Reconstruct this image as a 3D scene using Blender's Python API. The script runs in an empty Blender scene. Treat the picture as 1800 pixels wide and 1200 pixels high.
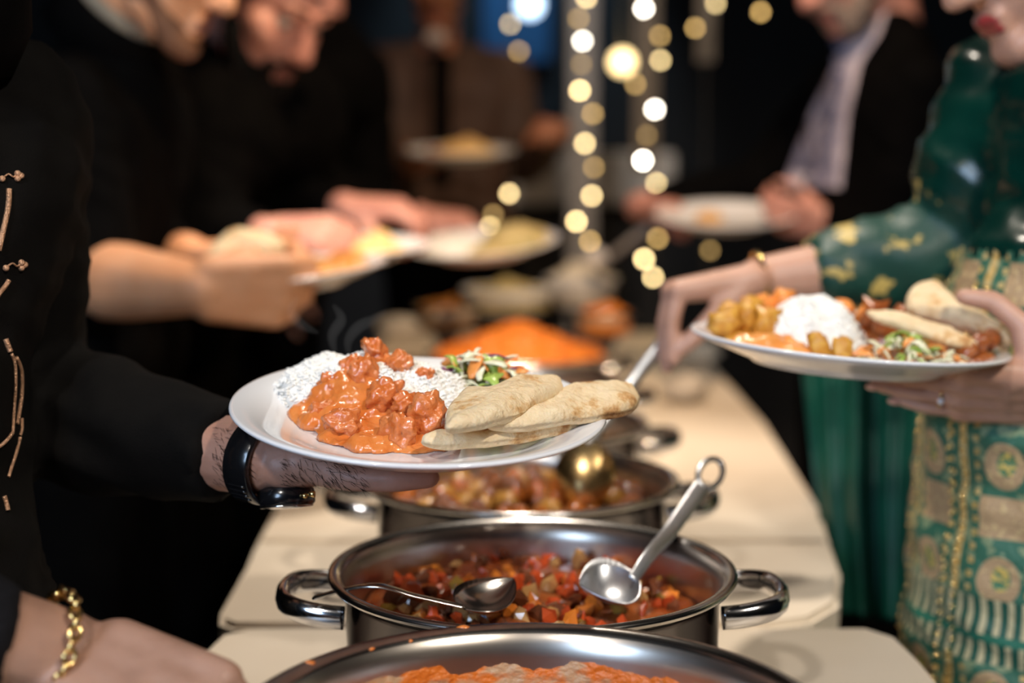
import bpy, bmesh, math, random
import numpy as np
from mathutils import Vector, Matrix, noise as mnoise
from mathutils.bvhtree import BVHTree

random.seed(7); np.random.seed(7)
scn = bpy.context.scene
col = scn.collection

# ------------------------------------------------------------------ camera
CZ, PITCH, FPX = 1.18, math.radians(6.8), 2500.0
cam_d = bpy.data.cameras.new('camera'); cam = bpy.data.objects.new('camera', cam_d); col.objects.link(cam)
cam.location = (0, 0, CZ); cam.rotation_euler = (math.pi/2 - PITCH, 0, 0)
cam_d.sensor_width = 36.0; cam_d.lens = FPX/1800*36.0
cam_d.dof.use_dof = True; cam_d.dof.focus_distance = 1.01; cam_d.dof.aperture_fstop = 2.3
cam_d.clip_start = 0.05
scn.camera = cam

# ------------------------------------------------------------------ view, world, lights
vs = scn.view_settings
vs.view_transform = 'Standard'; vs.look = 'None'; vs.gamma = 1.0; vs.use_curve_mapping = False
vs.exposure = 0.0
scn.cycles.use_denoising = True
scn.cycles.sample_clamp_indirect = 3.0
scn.cycles.max_bounces = 8
w = bpy.data.worlds.new('world'); scn.world = w; w.use_nodes = True
w.node_tree.nodes['Background'].inputs[0].default_value = (0.25, 0.4, 0.75, 1)
w.node_tree.nodes['Background'].inputs[1].default_value = 0.012

def light(name, kind, loc, target, power, color, size=0.3, spot=None, blend=0.6):
    d = bpy.data.lights.new(name, kind); d.energy = power; d.color = color
    if kind == 'AREA': d.shape = 'DISK'; d.size = size
    else: d.shadow_soft_size = size
    if spot: d.spot_size = math.radians(spot); d.spot_blend = blend
    o = bpy.data.objects.new(name, d); col.objects.link(o)
    o.location = loc
    v = Vector(target) - Vector(loc)
    o.rotation_euler = v.to_track_quat('-Z', 'Y').to_euler()
    return o
WARM = (1.0, 0.90, 0.77); COOL = (0.52, 0.72, 1.0)
light('ceiling_spot_key', 'SPOT', (1.05, -0.55, 2.75), (0.0, 1.35, 0.9), 165, WARM, 0.07, 62, 0.7)
light('ceiling_spot_second', 'SPOT', (-0.75, -0.75, 2.7), (0.15, 1.4, 0.9), 85, (1.0, 0.93, 0.85), 0.08, 62, 0.7)
light('ceiling_spot_far', 'SPOT', (0.25, 1.6, 2.8), (-0.05, 2.9, 0.95), 165, (1.0, 0.70, 0.44), 0.07, 75, 0.8)
light('table_fill_spot', 'SPOT', (0.0, 1.95, 2.85), (0.02, 1.72, 0.76), 140, (1.0, 0.88, 0.74), 0.06, 47, 0.6)  # added overhead spot that brightens the tabletop
light('window_daylight', 'AREA', (-1.6, -1.6, 2.0), (0.1, 1.2, 0.9), 58, COOL, 1.2)
light('background_fill_spot', 'SPOT', (0.45, 3.7, 3.05), (0.3, 5.2, 1.15), 130, (1.0, 0.86, 0.72), 0.06, 70, 0.8)  # added unseen spot, lifts the pillar and counter out of the dark

# ------------------------------------------------------------------ helpers
cp, sp = math.cos(PITCH), math.sin(PITCH)
FWD = Vector((0, cp, -sp)); UPV = Vector((0, sp, cp)); CAM = Vector((0, 0, CZ))
def ray(px, py):
    return (FWD + Vector((1, 0, 0))*((px-900)/FPX) + UPV*((600-py)/FPX))
def at(px, py, Y):
    d = ray(px, py); return CAM + d*(Y/d.y)
def onz(px, py, z):
    d = ray(px, py); return CAM + d*((z-CZ)/d.z)
def onplane(px, py, p, n):
    d = ray(px, py); return CAM + d*((Vector(p)-CAM).dot(n)/d.dot(n))
def fbm(p, o=4, s=1.0):
    return mnoise.fractal(Vector(p)*s, 1.0, 2.0, o, noise_basis='PERLIN_ORIGINAL')

WM = {}                                  # world matrices of the objects that parent others
def thing(name, label, cat, loc, group=None):
    o = bpy.data.objects.new(name, None); col.objects.link(o)
    o.location = loc; o.empty_display_size = 0.05
    WM[o.name] = Matrix.Translation(loc)
    return tag(o, label, cat, group)
def tag(o, label=None, cat=None, group=None, kind=None):
    if label: o['label'] = label
    if cat: o['category'] = cat
    if group: o['group'] = group
    if kind: o['kind'] = kind
    return o
def attach(o, parent):
    if parent is not None:
        o.parent = parent; o.matrix_parent_inverse = WM[parent.name].inverted()
def meshdata(name, V, F, mat, smooth=True):
    me = bpy.data.meshes.new(name)
    V = np.asarray(V, dtype=float)
    me.from_pydata(V.tolist(), [], [tuple(int(i) for i in f) for f in F])
    if smooth: me.polygons.foreach_set('use_smooth', [True]*len(me.polygons))
    if isinstance(mat, (list, tuple)):
        for m in mat: me.materials.append(m)
    elif mat: me.materials.append(mat)
    me.update()
    return me
def mk(name, VF, mat, parent=None, M=None, smooth=True):
    V = np.asarray(VF[0], dtype=float)
    if M is not None:
        A = np.array(M); V = V @ A[:3, :3].T + A[:3, 3]
    lo, hi = V.min(0), V.max(0)
    c = Vector(((lo[0]+hi[0])/2, (lo[1]+hi[1])/2, lo[2]))
    me = meshdata(name, V - np.array(c), VF[1], mat, smooth)
    o = bpy.data.objects.new(name, me); col.objects.link(o); o.location = c
    WM[o.name] = Matrix.Translation(c)
    attach(o, parent)
    return o
def inst(name, me, M, parent=None):
    o = bpy.data.objects.new(name, me); col.objects.link(o); o.matrix_world = M
    if parent is not None:
        o.parent = parent; o.matrix_parent_inverse = WM[parent.name].inverted()
        o.matrix_basis = M
    WM[o.name] = M.copy()
    return o
def cat_vf(parts):
    V, F, n = [], [], 0
    for v, f in parts:
        v = np.asarray(v, dtype=float); V.append(v); F += [tuple(i+n for i in q) for q in f]; n += len(v)
    return np.concatenate(V), F
def xf(VF, M):
    A = np.array(M); return np.asarray(VF[0], dtype=float) @ A[:3, :3].T + A[:3, 3], VF[1]
def frame(loc, x, z):
    z = Vector(z).normalized(); x = Vector(x); x = (x - z*x.dot(z)).normalized(); y = z.cross(x)
    M = Matrix.Identity(4)
    for i in range(3): M[i][0], M[i][1], M[i][2], M[i][3] = x[i], y[i], z[i], loc[i]
    return M
def TRS(loc, rot=(0, 0, 0), sc=(1, 1, 1)):
    from mathutils import Euler
    return Matrix.LocRotScale(Vector(loc), Euler(rot), Vector(sc))

def lathe(prof, n=64, closed=False):
    """(r,z) profile about z; r=0 ends are poles"""
    V, F, rings = [], [], []
    for r, z in prof:
        if r < 1e-6: rings.append([len(V)]); V.append((0, 0, z))
        else:
            rings.append(list(range(len(V), len(V)+n)))
            V += [(r*math.cos(2*math.pi*k/n), r*math.sin(2*math.pi*k/n), z) for k in range(n)]
    pairs = list(zip(rings[:-1], rings[1:]))
    if closed: pairs.append((rings[-1], rings[0]))
    for a, b in pairs:
        for k in range(n):
            k2 = (k+1) % n
            if len(a) == 1 and len(b) == 1: continue
            if len(a) == 1: F.append((a[0], b[k2], b[k]))
            elif len(b) == 1: F.append((a[k], a[k2], b[0]))
            else: F.append((a[k], a[k2], b[k2], b[k]))
    F = [tuple(reversed(f)) for f in F]
    return V, F
def catmull(P, n=8, closed=False):
    P = [Vector(p) for p in P]; out = []; N = len(P)
    for i in range(N if closed else N-1):
        if closed: a, b, c, d = P[i-1], P[i], P[(i+1) % N], P[(i+2) % N]
        else: a, b, c, d = P[max(i-1, 0)], P[i], P[i+1], P[min(i+2, N-1)]
        for k in range(n):
            t = k/n
            out.append(0.5*((2*b)+(c-a)*t+(2*a-5*b+4*c-d)*t*t+(3*b-a-3*c+d)*t**3))
    if not closed: out.append(P[-1].copy())
    return out
def tube(path, r, n=8, closed=False, flat=1.0, up=(0, 0, 1), cap=True):
    """tube along path; r a number or list; flat squashes it along the up direction"""
    P = [Vector(p) for p in path]; N = len(P)
    R = r if hasattr(r, '__len__') else [r]*N
    V, F = [], []
    for i in range(N):
        if closed: t = P[(i+1) % N]-P[i-1]
        else: t = P[min(i+1, N-1)]-P[max(i-1, 0)]
        t.normalize()
        s = t.cross(Vector(up))
        if s.length < 1e-4: s = t.cross(Vector((1, 0, 0.01)))
        s.normalize(); u = s.cross(t)
        for k in range(n):
            a = 2*math.pi*k/n
            V.append(tuple(P[i]+s*(R[i]*math.cos(a))+u*(R[i]*flat*math.sin(a))))
    for i in range(N if closed else N-1):
        j = (i+1) % N
        for k in range(n):
            k2 = (k+1) % n
            F.append((i*n+k, i*n+k2, j*n+k2, j*n+k))
    if cap and not closed:
        F.append(tuple(reversed(range(n)))); F.append(tuple((N-1)*n+k for k in range(n)))
    A = np.array(V); A = A-A.mean(0); vol = 0.0
    for f in F:
        for k in range(1, len(f)-1): vol += np.dot(A[f[0]], np.cross(A[f[k]], A[f[k+1]]))
    if vol < 0: F = [f[::-1] for f in F]
    return V, F
def capsule(p0, p1, r0, r1, n=12):
    p0, p1 = Vector(p0), Vector(p1); t = p1-p0; L = t.length
    if L < 1e-6: t = Vector((0, 0, 1)); L = 1e-6
    t = t.normalized()
    s = t.cross(Vector((0.31, 0.77, 0.55))).normalized(); u = s.cross(t)
    rings = [(-r0*math.cos(a), r0*math.sin(a), p0) for a in (math.pi/6, math.pi/3)] + [(0, r0, p0), (0, r1, p1)]
    rings += [(r1*math.cos(a), r1*math.sin(a), p1) for a in (math.pi/3, math.pi/6)]
    V = [tuple(p0-t*r0)]; F = []
    for off, r, c in rings:
        V += [tuple(c+t*off+s*(r*math.cos(2*math.pi*k/n))+u*(r*math.sin(2*math.pi*k/n))) for k in range(n)]
    V.append(tuple(p1+t*r1))
    m = len(rings)
    for k in range(n):
        k2 = (k+1) % n
        F.append((0, 1+k2, 1+k))
        for i in range(m-1):
            a, b = 1+i*n, 1+(i+1)*n
            F.append((a+k, a+k2, b+k2, b+k))
        F.append((1+(m-1)*n+k, 1+(m-1)*n+k2, len(V)-1))
    return V, F
def ellipsoid(c, rx, ry, rz, ax=None, n=16, m=10):
    V, F = lathe([(math.sin(math.pi*i/m), -math.cos(math.pi*i/m)) for i in range(m+1)], n)
    V = np.array(V)*np.array([rx, ry, rz])
    if ax is not None:
        A = np.array([list(a) for a in ax]).T; V = V @ A.T
    return V + np.array(list(c)), F
def box(lo, hi):
    x0, y0, z0 = lo; x1, y1, z1 = hi
    V = [(x0, y0, z0), (x1, y0, z0), (x1, y1, z0), (x0, y1, z0), (x0, y0, z1), (x1, y0, z1), (x1, y1, z1), (x0, y1, z1)]
    return V, [(0, 3, 2, 1), (4, 5, 6, 7), (0, 1, 5, 4), (1, 2, 6, 5), (2, 3, 7, 6), (3, 0, 4, 7)]
def bevel_box(lo, hi, b=0.005, seg=2):
    bm = bmesh.new(); V, F = box(lo, hi)
    vs_ = [bm.verts.new(v) for v in V]
    for f in F: bm.faces.new([vs_[i] for i in f])
    bmesh.ops.bevel(bm, geom=bm.edges[:], offset=b, segments=seg, affect='EDGES', profile=0.6)
    bm.verts.index_update()
    out = [tuple(v.co) for v in bm.verts], [tuple(v.index for v in f.verts) for f in bm.faces]
    bm.free(); return out
def icos(sub=2, r=1.0):
    bm = bmesh.new(); bmesh.ops.create_icosphere(bm, subdivisions=sub, radius=r)
    bm.verts.index_update()
    out = np.array([tuple(v.co) for v in bm.verts]), [tuple(v.index for v in f.verts) for f in bm.faces]
    bm.free(); return out
def fuse(parts, voxel, smooth=4, fac=0.5):
    """union of overlapping closed shapes as one continuous surface"""
    V, F = cat_vf(parts)
    me = bpy.data.meshes.new('tmp'); me.from_pydata(np.asarray(V).tolist(), [], F); me.update()
    o = bpy.data.objects.new('tmp', me); col.objects.link(o)
    m = o.modifiers.new('r', 'REMESH'); m.mode = 'VOXEL'; m.voxel_size = voxel
    if smooth:
        s = o.modifiers.new('s', 'SMOOTH'); s.iterations = smooth; s.factor = fac
    dg = bpy.context.evaluated_depsgraph_get(); ev = o.evaluated_get(dg); em = ev.to_mesh()
    n = len(em.vertices); co = np.empty(n*3); em.vertices.foreach_get('co', co); co = co.reshape(-1, 3)
    no = np.empty(n*3); em.vertices.foreach_get('normal', no); no = no.reshape(-1, 3)
    faces = [tuple(p.vertices) for p in em.polygons]
    ev.to_mesh_clear(); bpy.data.objects.remove(o); bpy.data.meshes.remove(me)
    return co, faces, no
def bvh_of(VF):
    return BVHTree.FromPolygons([tuple(v) for v in VF[0]], VF[1])
def hit(bvh, px, py):
    d = ray(px, py).normalized(); r = bvh.ray_cast(CAM, d)
    return (r[0], r[1]) if r[0] is not None else (None, None)
def pillow(outline, thick, rings=5, nz=0.0, seed=0.0, dome=0.0, nscale=60):
    """closed bread-like slab: outline = list of 3D points (roughly planar)"""
    P = np.array([tuple(p) for p in outline]); c = P.mean(0)
    q = P-c; u_, s_, vt = np.linalg.svd(q); nrm = vt[2]
    if nrm[2] < 0: nrm = -nrm
    n = len(P); V, F = [], []; rings = 9
    for k in range(n): q[k] *= 1+0.035*mnoise.noise(Vector(P[k])*55+Vector((seed, 0, 0)))
    def layer(sign):
        idx = []
        for i in range(rings):
            t = (1, .985, .955, .91, .84, .72, .56, .38, .18)[i]
            h = thick*0.5*(1-t**9)**0.5 if t < 1 else 0
            row = []
            for k in range(n):
                p = c+q[k]*t
                hh = h*sign + dome*(1-t*t)
                if nz and t < 1: hh += nz*fbm((p[0]+seed, p[1], p[2]), 3, nscale)*(1 if sign > 0 else 0.4)
                row.append(len(V)); V.append(tuple(p+nrm*hh))
            idx.append(row)
        ctr = len(V); V.append(tuple(c+nrm*(thick*0.5*sign+dome)))
        return idx, ctr
    top, tc = layer(1); bot, bc = layer(-1)
    for idx, ctr, flip in ((top, tc, False), (bot, bc, True)):
        for i in range(rings-1):
            for k in range(n):
                k2 = (k+1) % n; f = (idx[i][k], idx[i][k2], idx[i+1][k2], idx[i+1][k])
                F.append(f[::-1] if flip else f)
        for k in range(n):
            f = (idx[-1][k], idx[-1][(k+1) % n], ctr); F.append(f[::-1] if flip else f)
    for k in range(n):
        k2 = (k+1) % n; F.append((top[0][k2], top[0][k], bot[0][k], bot[0][k2]))
    return V, F

# ------------------------------------------------------------------ materials
MATS = {}
def mat(name, c1, c2=None, rough=0.5, metal=0.0, scale=40, bump=0.0, bscale=None, sss=0.0, coat=0.0,
        emit=None, estr=0.0, spec=0.5, sheen=0.0, detail=4, contrast=(0.35, 0.65), trans=0.0, coord='Object', anis=None):
    if name in MATS: return MATS[name]
    m = bpy.data.materials.new(name); m.use_nodes = True; nt = m.node_tree; b = nt.nodes['Principled BSDF']
    L = nt.links
    b.inputs['Roughness'].default_value = rough; b.inputs['Metallic'].default_value = metal
    b.inputs['Specular IOR Level'].default_value = spec
    b.inputs['Coat Weight'].default_value = coat; b.inputs['Coat Roughness'].default_value = 0.08
    b.inputs['Sheen Weight'].default_value = sheen
    b.inputs['Transmission Weight'].default_value = trans
    if sss:
        b.inputs['Subsurface Weight'].default_value = sss
        b.inputs['Subsurface Radius'].default_value = (0.01, 0.004, 0.002); b.inputs['Subsurface Scale'].default_value = 0.6
    b.inputs['Base Color'].default_value = (*c1, 1)
    tc = nt.nodes.new('ShaderNodeTexCoord'); src = tc.outputs[coord]
    if anis:
        mp = nt.nodes.new('ShaderNodeMapping'); mp.inputs['Scale'].default_value = anis
        L.new(src, mp.inputs[0]); src = mp.outputs[0]
    if c2 is not None:
        n = nt.nodes.new('ShaderNodeTexNoise'); n.inputs['Scale'].default_value = scale; n.inputs['Detail'].default_value = detail
        L.new(src, n.inputs['Vector'])
        r = nt.nodes.new('ShaderNodeValToRGB')
        r.color_ramp.elements[0].position, r.color_ramp.elements[1].position = contrast
        r.color_ramp.elements[0].color = (*c1, 1); r.color_ramp.elements[1].color = (*c2, 1)
        L.new(n.outputs[0], r.inputs[0]); L.new(r.outputs[0], b.inputs['Base Color'])
    if bump:
        n = nt.nodes.new('ShaderNodeTexNoise'); n.inputs['Scale'].default_value = bscale or scale*3; n.inputs['Detail'].default_value = 5
        L.new(src, n.inputs['Vector'])
        bn = nt.nodes.new('ShaderNodeBump'); bn.inputs['Strength'].default_value = bump; bn.inputs['Distance'].default_value = 0.004
        L.new(n.outputs[0], bn.inputs['Height']); L.new(bn.outputs[0], b.inputs['Normal'])
    if emit:
        b.inputs['Emission Color'].default_value = (*emit, 1); b.inputs['Emission Strength'].default_value = estr
    MATS[name] = m
    return m
def srgb(r, g, b):
    f = lambda c: c/12.92 if c <= 0.04045 else ((c+0.055)/1.055)**2.4
    return tuple(f(x/255) for x in (r, g, b))

M_china = mat('white_china', (0.80, 0.80, 0.82), rough=0.12, spec=0.5, coat=0.3)
M_steel = mat('brushed_steel', (0.60, 0.57, 0.54), (0.50, 0.47, 0.44), rough=0.2, metal=1.0, scale=30, bump=0.015, bscale=120)
M_steel_h = mat('polished_steel', (0.66, 0.66, 0.68), rough=0.13, metal=1.0)
M_steel_d = mat('dull_steel', (0.62, 0.64, 0.68), (0.54, 0.56, 0.60), rough=0.34, metal=1.0, scale=25)
M_gold = mat('gold', (0.95, 0.68, 0.28), rough=0.16, metal=1.0)
M_skin1 = mat('skin_olive', (0.42, 0.21, 0.145), (0.50, 0.27, 0.20), rough=0.48, scale=35, bump=0.12, bscale=350, sss=0.12)
M_skin2 = mat('skin_warm', (0.64, 0.29, 0.14), (0.70, 0.35, 0.19), rough=0.5, scale=18, sss=0.12)
M_skin3 = mat('skin_rosy', (0.50, 0.22, 0.17), (0.58, 0.28, 0.21), rough=0.5, scale=22, sss=0.12)
M_skinw = mat('skin_fair_brown', (0.52, 0.28, 0.19), (0.60, 0.34, 0.25), rough=0.42, scale=28, bump=0.06, bscale=300, sss=0.14)
M_skin8 = mat('skin_tan', (0.34, 0.19, 0.135), (0.41, 0.235, 0.17), rough=0.45, scale=35, bump=0.08, bscale=350, sss=0.12)
M_black = mat('black_cloth', (0.0014, 0.0013, 0.0014), (0.0024, 0.0022, 0.0022), rough=0.85, scale=18, bump=0.25, bscale=900, spec=0.03)
M_coat = mat('black_coat_cloth', (0.0032, 0.0028, 0.0027), (0.0055, 0.0048, 0.0044), rough=0.85, scale=18, bump=0.25, bscale=900, spec=0.1)
M_navy = mat('charcoal_suit', (0.008, 0.008, 0.010), (0.011, 0.011, 0.014), rough=0.85, scale=200, spec=0.1)
M_brown = mat('brown_jacket', (0.035, 0.014, 0.007), (0.05, 0.021, 0.011), rough=0.75, scale=15)
M_hair = mat('black_hair', (0.002, 0.0017, 0.0017), (0.005, 0.004, 0.0035), rough=0.6, scale=120, bump=0.4, bscale=300, spec=0.1)
M_hairb = mat('dark_brown_hair', (0.022, 0.011, 0.007), (0.035, 0.018, 0.012), rough=0.6, scale=120, bump=0.5, bscale=300)
M_greyb = mat('greying_beard', (0.16, 0.11, 0.085), (0.26, 0.20, 0.165), rough=0.8, scale=120, bump=0.5, bscale=300)
M_cream = mat('cream_tabletop', (0.74, 0.63, 0.50), (0.80, 0.70, 0.57), rough=0.42, scale=5, bump=0.05, bscale=500)
M_rice = mat('white_rice', (0.93, 0.91, 0.86), (0.96, 0.95, 0.92), rough=0.4, scale=60)
M_curry = mat('orange_curry', (0.66, 0.165, 0.028), (0.74, 0.25, 0.065), rough=0.2, scale=45, bump=0.35, bscale=130, sss=0.1, coat=0.5)
M_chick = mat('chicken_in_sauce', (0.64, 0.155, 0.032), (0.72, 0.25, 0.085), rough=0.2, scale=60, bump=0.5, bscale=170, sss=0.1, coat=0.6)
M_naan = mat('naan_bread', (0.82, 0.62, 0.36), (0.88, 0.72, 0.47), rough=0.7, scale=30, bump=0.35, bscale=90, sss=0.12)
M_toast = mat('naan_toasted', (0.55, 0.28, 0.10), (0.80, 0.58, 0.30), rough=0.7, scale=45, bump=0.3, bscale=90, sss=0.1)
def naan_mat():
    m = bpy.data.materials.new('naan_spotted'); m.use_nodes = True; nt = m.node_tree; L = nt.links; b = nt.nodes['Principled BSDF']
    b.inputs['Roughness'].default_value = 0.7
    b.inputs['Subsurface Weight'].default_value = 0.12; b.inputs['Subsurface Scale'].default_value = 0.5
    b.inputs['Subsurface Radius'].default_value = (0.01, 0.005, 0.002)
    tc = nt.nodes.new('ShaderNodeTexCoord')
    n = nt.nodes.new('ShaderNodeTexNoise'); n.inputs['Scale'].default_value = 42; n.inputs['Detail'].default_value = 6; n.inputs['Roughness'].default_value = 0.6
    L.new(tc.outputs['Object'], n.inputs['Vector'])
    r = nt.nodes.new('ShaderNodeValToRGB'); e = r.color_ramp.elements
    e[0].position = 0.25; e[0].color = (0.84, 0.69, 0.46, 1); e[1].position = 0.56; e[1].color = (0.78, 0.58, 0.34, 1)
    for p, c in ((0.62, (0.64, 0.38, 0.16, 1)), (0.70, (0.40, 0.17, 0.05, 1))):
        x = e.new(p); x.color = c
    L.new(n.outputs[0], r.inputs[0]); L.new(r.outputs[0], b.inputs['Base Color'])
    n2 = nt.nodes.new('ShaderNodeTexNoise'); n2.inputs['Scale'].default_value = 110; n2.inputs['Detail'].default_value = 5
    L.new(tc.outputs['Object'], n2.inputs['Vector'])
    bn = nt.nodes.new('ShaderNodeBump'); bn.inputs['Strength'].default_value = 0.8; bn.inputs['Distance'].default_value = 0.004
    L.new(n2.outputs[0], bn.inputs['Height']); L.new(bn.outputs[0], b.inputs['Normal'])
    return m
M_naan = naan_mat()

# ------------------------------------------------------------------ the room
M_floor = mat('dark_carpet', (0.012, 0.010, 0.010), (0.02, 0.017, 0.016), rough=0.9, scale=60)
M_wall = mat('dark_wall', (0.012, 0.011, 0.011), (0.016, 0.014, 0.014), rough=0.85, scale=3)
M_pillar = mat('grey_white_paint', (0.25, 0.23, 0.22), (0.28, 0.26, 0.25), rough=0.7, scale=6)
M_blue = mat('blue_lit_wall', (0.02, 0.10, 0.24), (0.03, 0.15, 0.33), rough=0.7, scale=2)
def struct(name, VF, m): return tag(mk(name, VF, m, smooth=False), kind='structure')
struct('floor', box((-4, -3, -0.1), (4, 7, 0)), M_floor)
struct('ceiling', box((-4, -3, 3.2), (4, 7, 3.3)), M_wall)
struct('wall_back', box((-4, 6.9, 0), (4, 7.0, 3.2)), M_wall)
struct('wall_left', box((-4, -3, 0), (-3.9, 6.9, 3.2)), M_wall)
struct('wall_right', box((3.9, -3, 0), (4, 6.9, 3.2)), M_wall)
struct('wall_front', box((-3.9, -3, 0), (3.9, -2.9, 3.2)), M_wall)
a = at(1000, 0, 4.6); b = at(1050, 0, 4.6)
pil = struct('pillar', bevel_box((a.x, 4.6, 0), (b.x, 4.72, 3.2), 0.008), M_pillar)
# blue lit wall panel behind, the blue light also put into its colour
a = at(848, 0, 6.8); b = at(968, 0, 6.8)
o = tag(mk('wall_panel', bevel_box((a.x, 6.84, 1.7), (b.x, 6.9, 2.9), 0.01), M_blue, smooth=False), 'wall panel tinted blue for the blue glow, behind the string lights', 'panel')
light('blue_wall_washer', 'SPOT', (a.x+0.15, 6.2, 3.1), ((a.x+b.x)/2, 6.86, 1.9), 60, (0.45, 0.75, 1.0), 0.05, 60)
# white counter far behind
a = at(862, 268, 5.2); b = at(1188, 268, 5.2); zb = at(900, 360, 5.2).z
t = thing('counter', 'white-fronted counter standing in the dark behind the string lights', 'counter', ((a.x+b.x)/2, 5.4, 0))
mk('counter_front', bevel_box((a.x, 5.2, zb), (b.x, 5.75, a.z), 0.02), mat('white_paint', (0.5, 0.47, 0.44), rough=0.6), t, smooth=False)
mk('base', box((a.x+0.05, 5.26, 0), (b.x-0.05, 5.7, zb)), M_wall, t, smooth=False)

# ------------------------------------------------------------------ tables
TZ = 0.76
def slab(poly, z0, z1, bev=0.006):
    bm = bmesh.new(); vs_ = [bm.verts.new((x, y, z0)) for x, y in poly]
    f = bm.faces.new(vs_); r = bmesh.ops.extrude_face_region(bm, geom=[f])
    for v in [g for g in r['geom'] if isinstance(g, bmesh.types.BMVert)]: v.co.z = z1
    bmesh.ops.recalc_face_normals(bm, faces=bm.faces)
    ed = [e for e in bm.edges if abs(e.verts[0].co.z-e.verts[1].co.z) < 1e-6]
    bmesh.ops.bevel(bm, geom=ed, offset=bev, segments=2, affect='EDGES')
    bm.verts.index_update()
    out = [tuple(v.co) for v in bm.verts], [tuple(v.index for v in q.verts) for q in bm.faces]
    bm.free(); return out
def smooth_poly(pts, n=6): return [(p.x, p.y) for p in catmull([(x, y, 0) for x, y in pts], n, True)]
M_tleg = mat('grey_powder_steel', (0.06, 0.06, 0.065), rough=0.45, metal=0.6)
M_seam = mat('table_underframe', (0.10, 0.09, 0.08), rough=0.7)
def table(name, label, polys, legs):
    cx = sum(p[0] for p in polys[0])/len(polys[0]); cy = sum(p[1] for p in polys[0])/len(polys[0])
    t = thing(name, label, 'table', (cx, cy, 0))
    for p in polys: mk('tabletop', slab(p, TZ-0.045, TZ), M_cream, t, smooth=False)
    for x, y in legs: mk('leg', tube([(x, y, 0), (x, y, TZ-0.046)], 0.014, 10), M_tleg, t)
    ys = sorted(set(y for x, y in legs))
    for y in ys:
        xs = [x for x, yy in legs if yy == y]
        mk('stretcher', tube([(min(xs), y, 0.25), (max(xs), y, 0.25)], 0.01, 8), M_tleg, t)
    return t
A = [(-0.27, 0.28), (-0.25, 0.27), (0.33, 0.27), (0.352, 0.29), (0.356, 1.20), (0.352, 1.255), (0.33, 1.283), (-0.24, 1.283), (-0.268, 1.262), (-0.274, 1.22)]
table('folding_table', 'cream topped folding table under the pot streaked with orange curry', [A], [(-0.2, 0.4), (0.28, 0.4), (-0.2, 1.15), (0.28, 1.15)])
B1 = [(-0.262, 1.291), (0.24, 1.291), (0.285, 1.31), (0.322, 1.36), (0.349, 1.47), (0.364, 1.588), (-0.293, 1.588), (-0.287, 1.50), (-0.283, 1.34), (-0.277, 1.305)]
B2 = [(-0.293, 1.594), (0.365, 1.594), (0.391, 1.78), (0.43, 2.4), (0.445, 3.3), (0.42, 3.70), (0.38, 3.74), (-0.30, 3.74), (-0.33, 3.70), (-0.335, 3.3), (-0.315, 2.2)]
table('folding_table', 'long cream topped folding table carrying the row of pots behind', [B1, B2], [(-0.2, 1.45), (0.26, 1.45), (-0.24, 3.55), (0.32, 3.55)])

# ------------------------------------------------------------------ pots
M_steel_o = mat('steel_dark_reflections', (0.16, 0.15, 0.15), rough=0.14, metal=1.0)  # outer pot wall darkened to stand in for dark reflections
M_steel_i = mat('pan_inner_steel', (0.58, 0.53, 0.48), (0.50, 0.45, 0.40), rough=0.30, metal=1.0, scale=30)
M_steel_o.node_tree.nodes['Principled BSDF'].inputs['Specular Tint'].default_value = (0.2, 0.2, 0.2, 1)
PR, PH = 0.16, 0.11
RZ = TZ+PH
pot_prof = [(0, 0), (0.128, 0), (0.138, 0.005), (0.1435, 0.018), (0.1465, 0.045), (0.1475, 0.094), (0.150, 0.0995), (0.1555, 0.1025), (0.1595, 0.1045),
            (0.1612, 0.1072), (0.1603, 0.1095), (0.1575, 0.1105), (0.1535, 0.1095), (0.1495, 0.106), (0.1465, 0.100), (0.1448, 0.092), (0.1435, 0.045), (0.139, 0.018), (0.130, 0.010), (0, 0.009)]
pot_vf = lathe(pot_prof, 96)
def handle_vf(side):
    P = [(0.144, -0.046, 0.082), (0.160, -0.0455, 0.0835), (0.178, -0.041, 0.086), (0.191, -0.029, 0.088), (0.196, -0.010, 0.089), (0.196, 0.010, 0.089),
         (0.191, 0.029, 0.088), (0.178, 0.041, 0.086), (0.160, 0.0455, 0.0835), (0.144, 0.046, 0.082)]
    P = [(x*side, y*side, z) for x, y, z in P]
    return tube(catmull(P, 4), 0.0062, 10, flat=1.5)
def pot(loc, label, m=M_steel, rot=0.0, R=1.0):
    t = thing('cooking_pot', label, 'pot', (loc[0], loc[1], TZ), 'steel pots in a row on the tables')
    M = Matrix.Translation((loc[0], loc[1], TZ+0.0005)) @ Matrix.Rotation(rot, 4, 'Z') @ Matrix.Scale(R, 4)
    bo = mk('body', pot_vf, [M_steel_o, m, M_steel_i], t, M)
    for p in bo.data.polygons:
        r = p.index//96; p.material_index = 0 if r < 6 else (1 if r < 13 else 2)
    for s in (-1, 1): mk('handle', handle_vf(s), M_steel_h, t, M)
    return t
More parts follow.
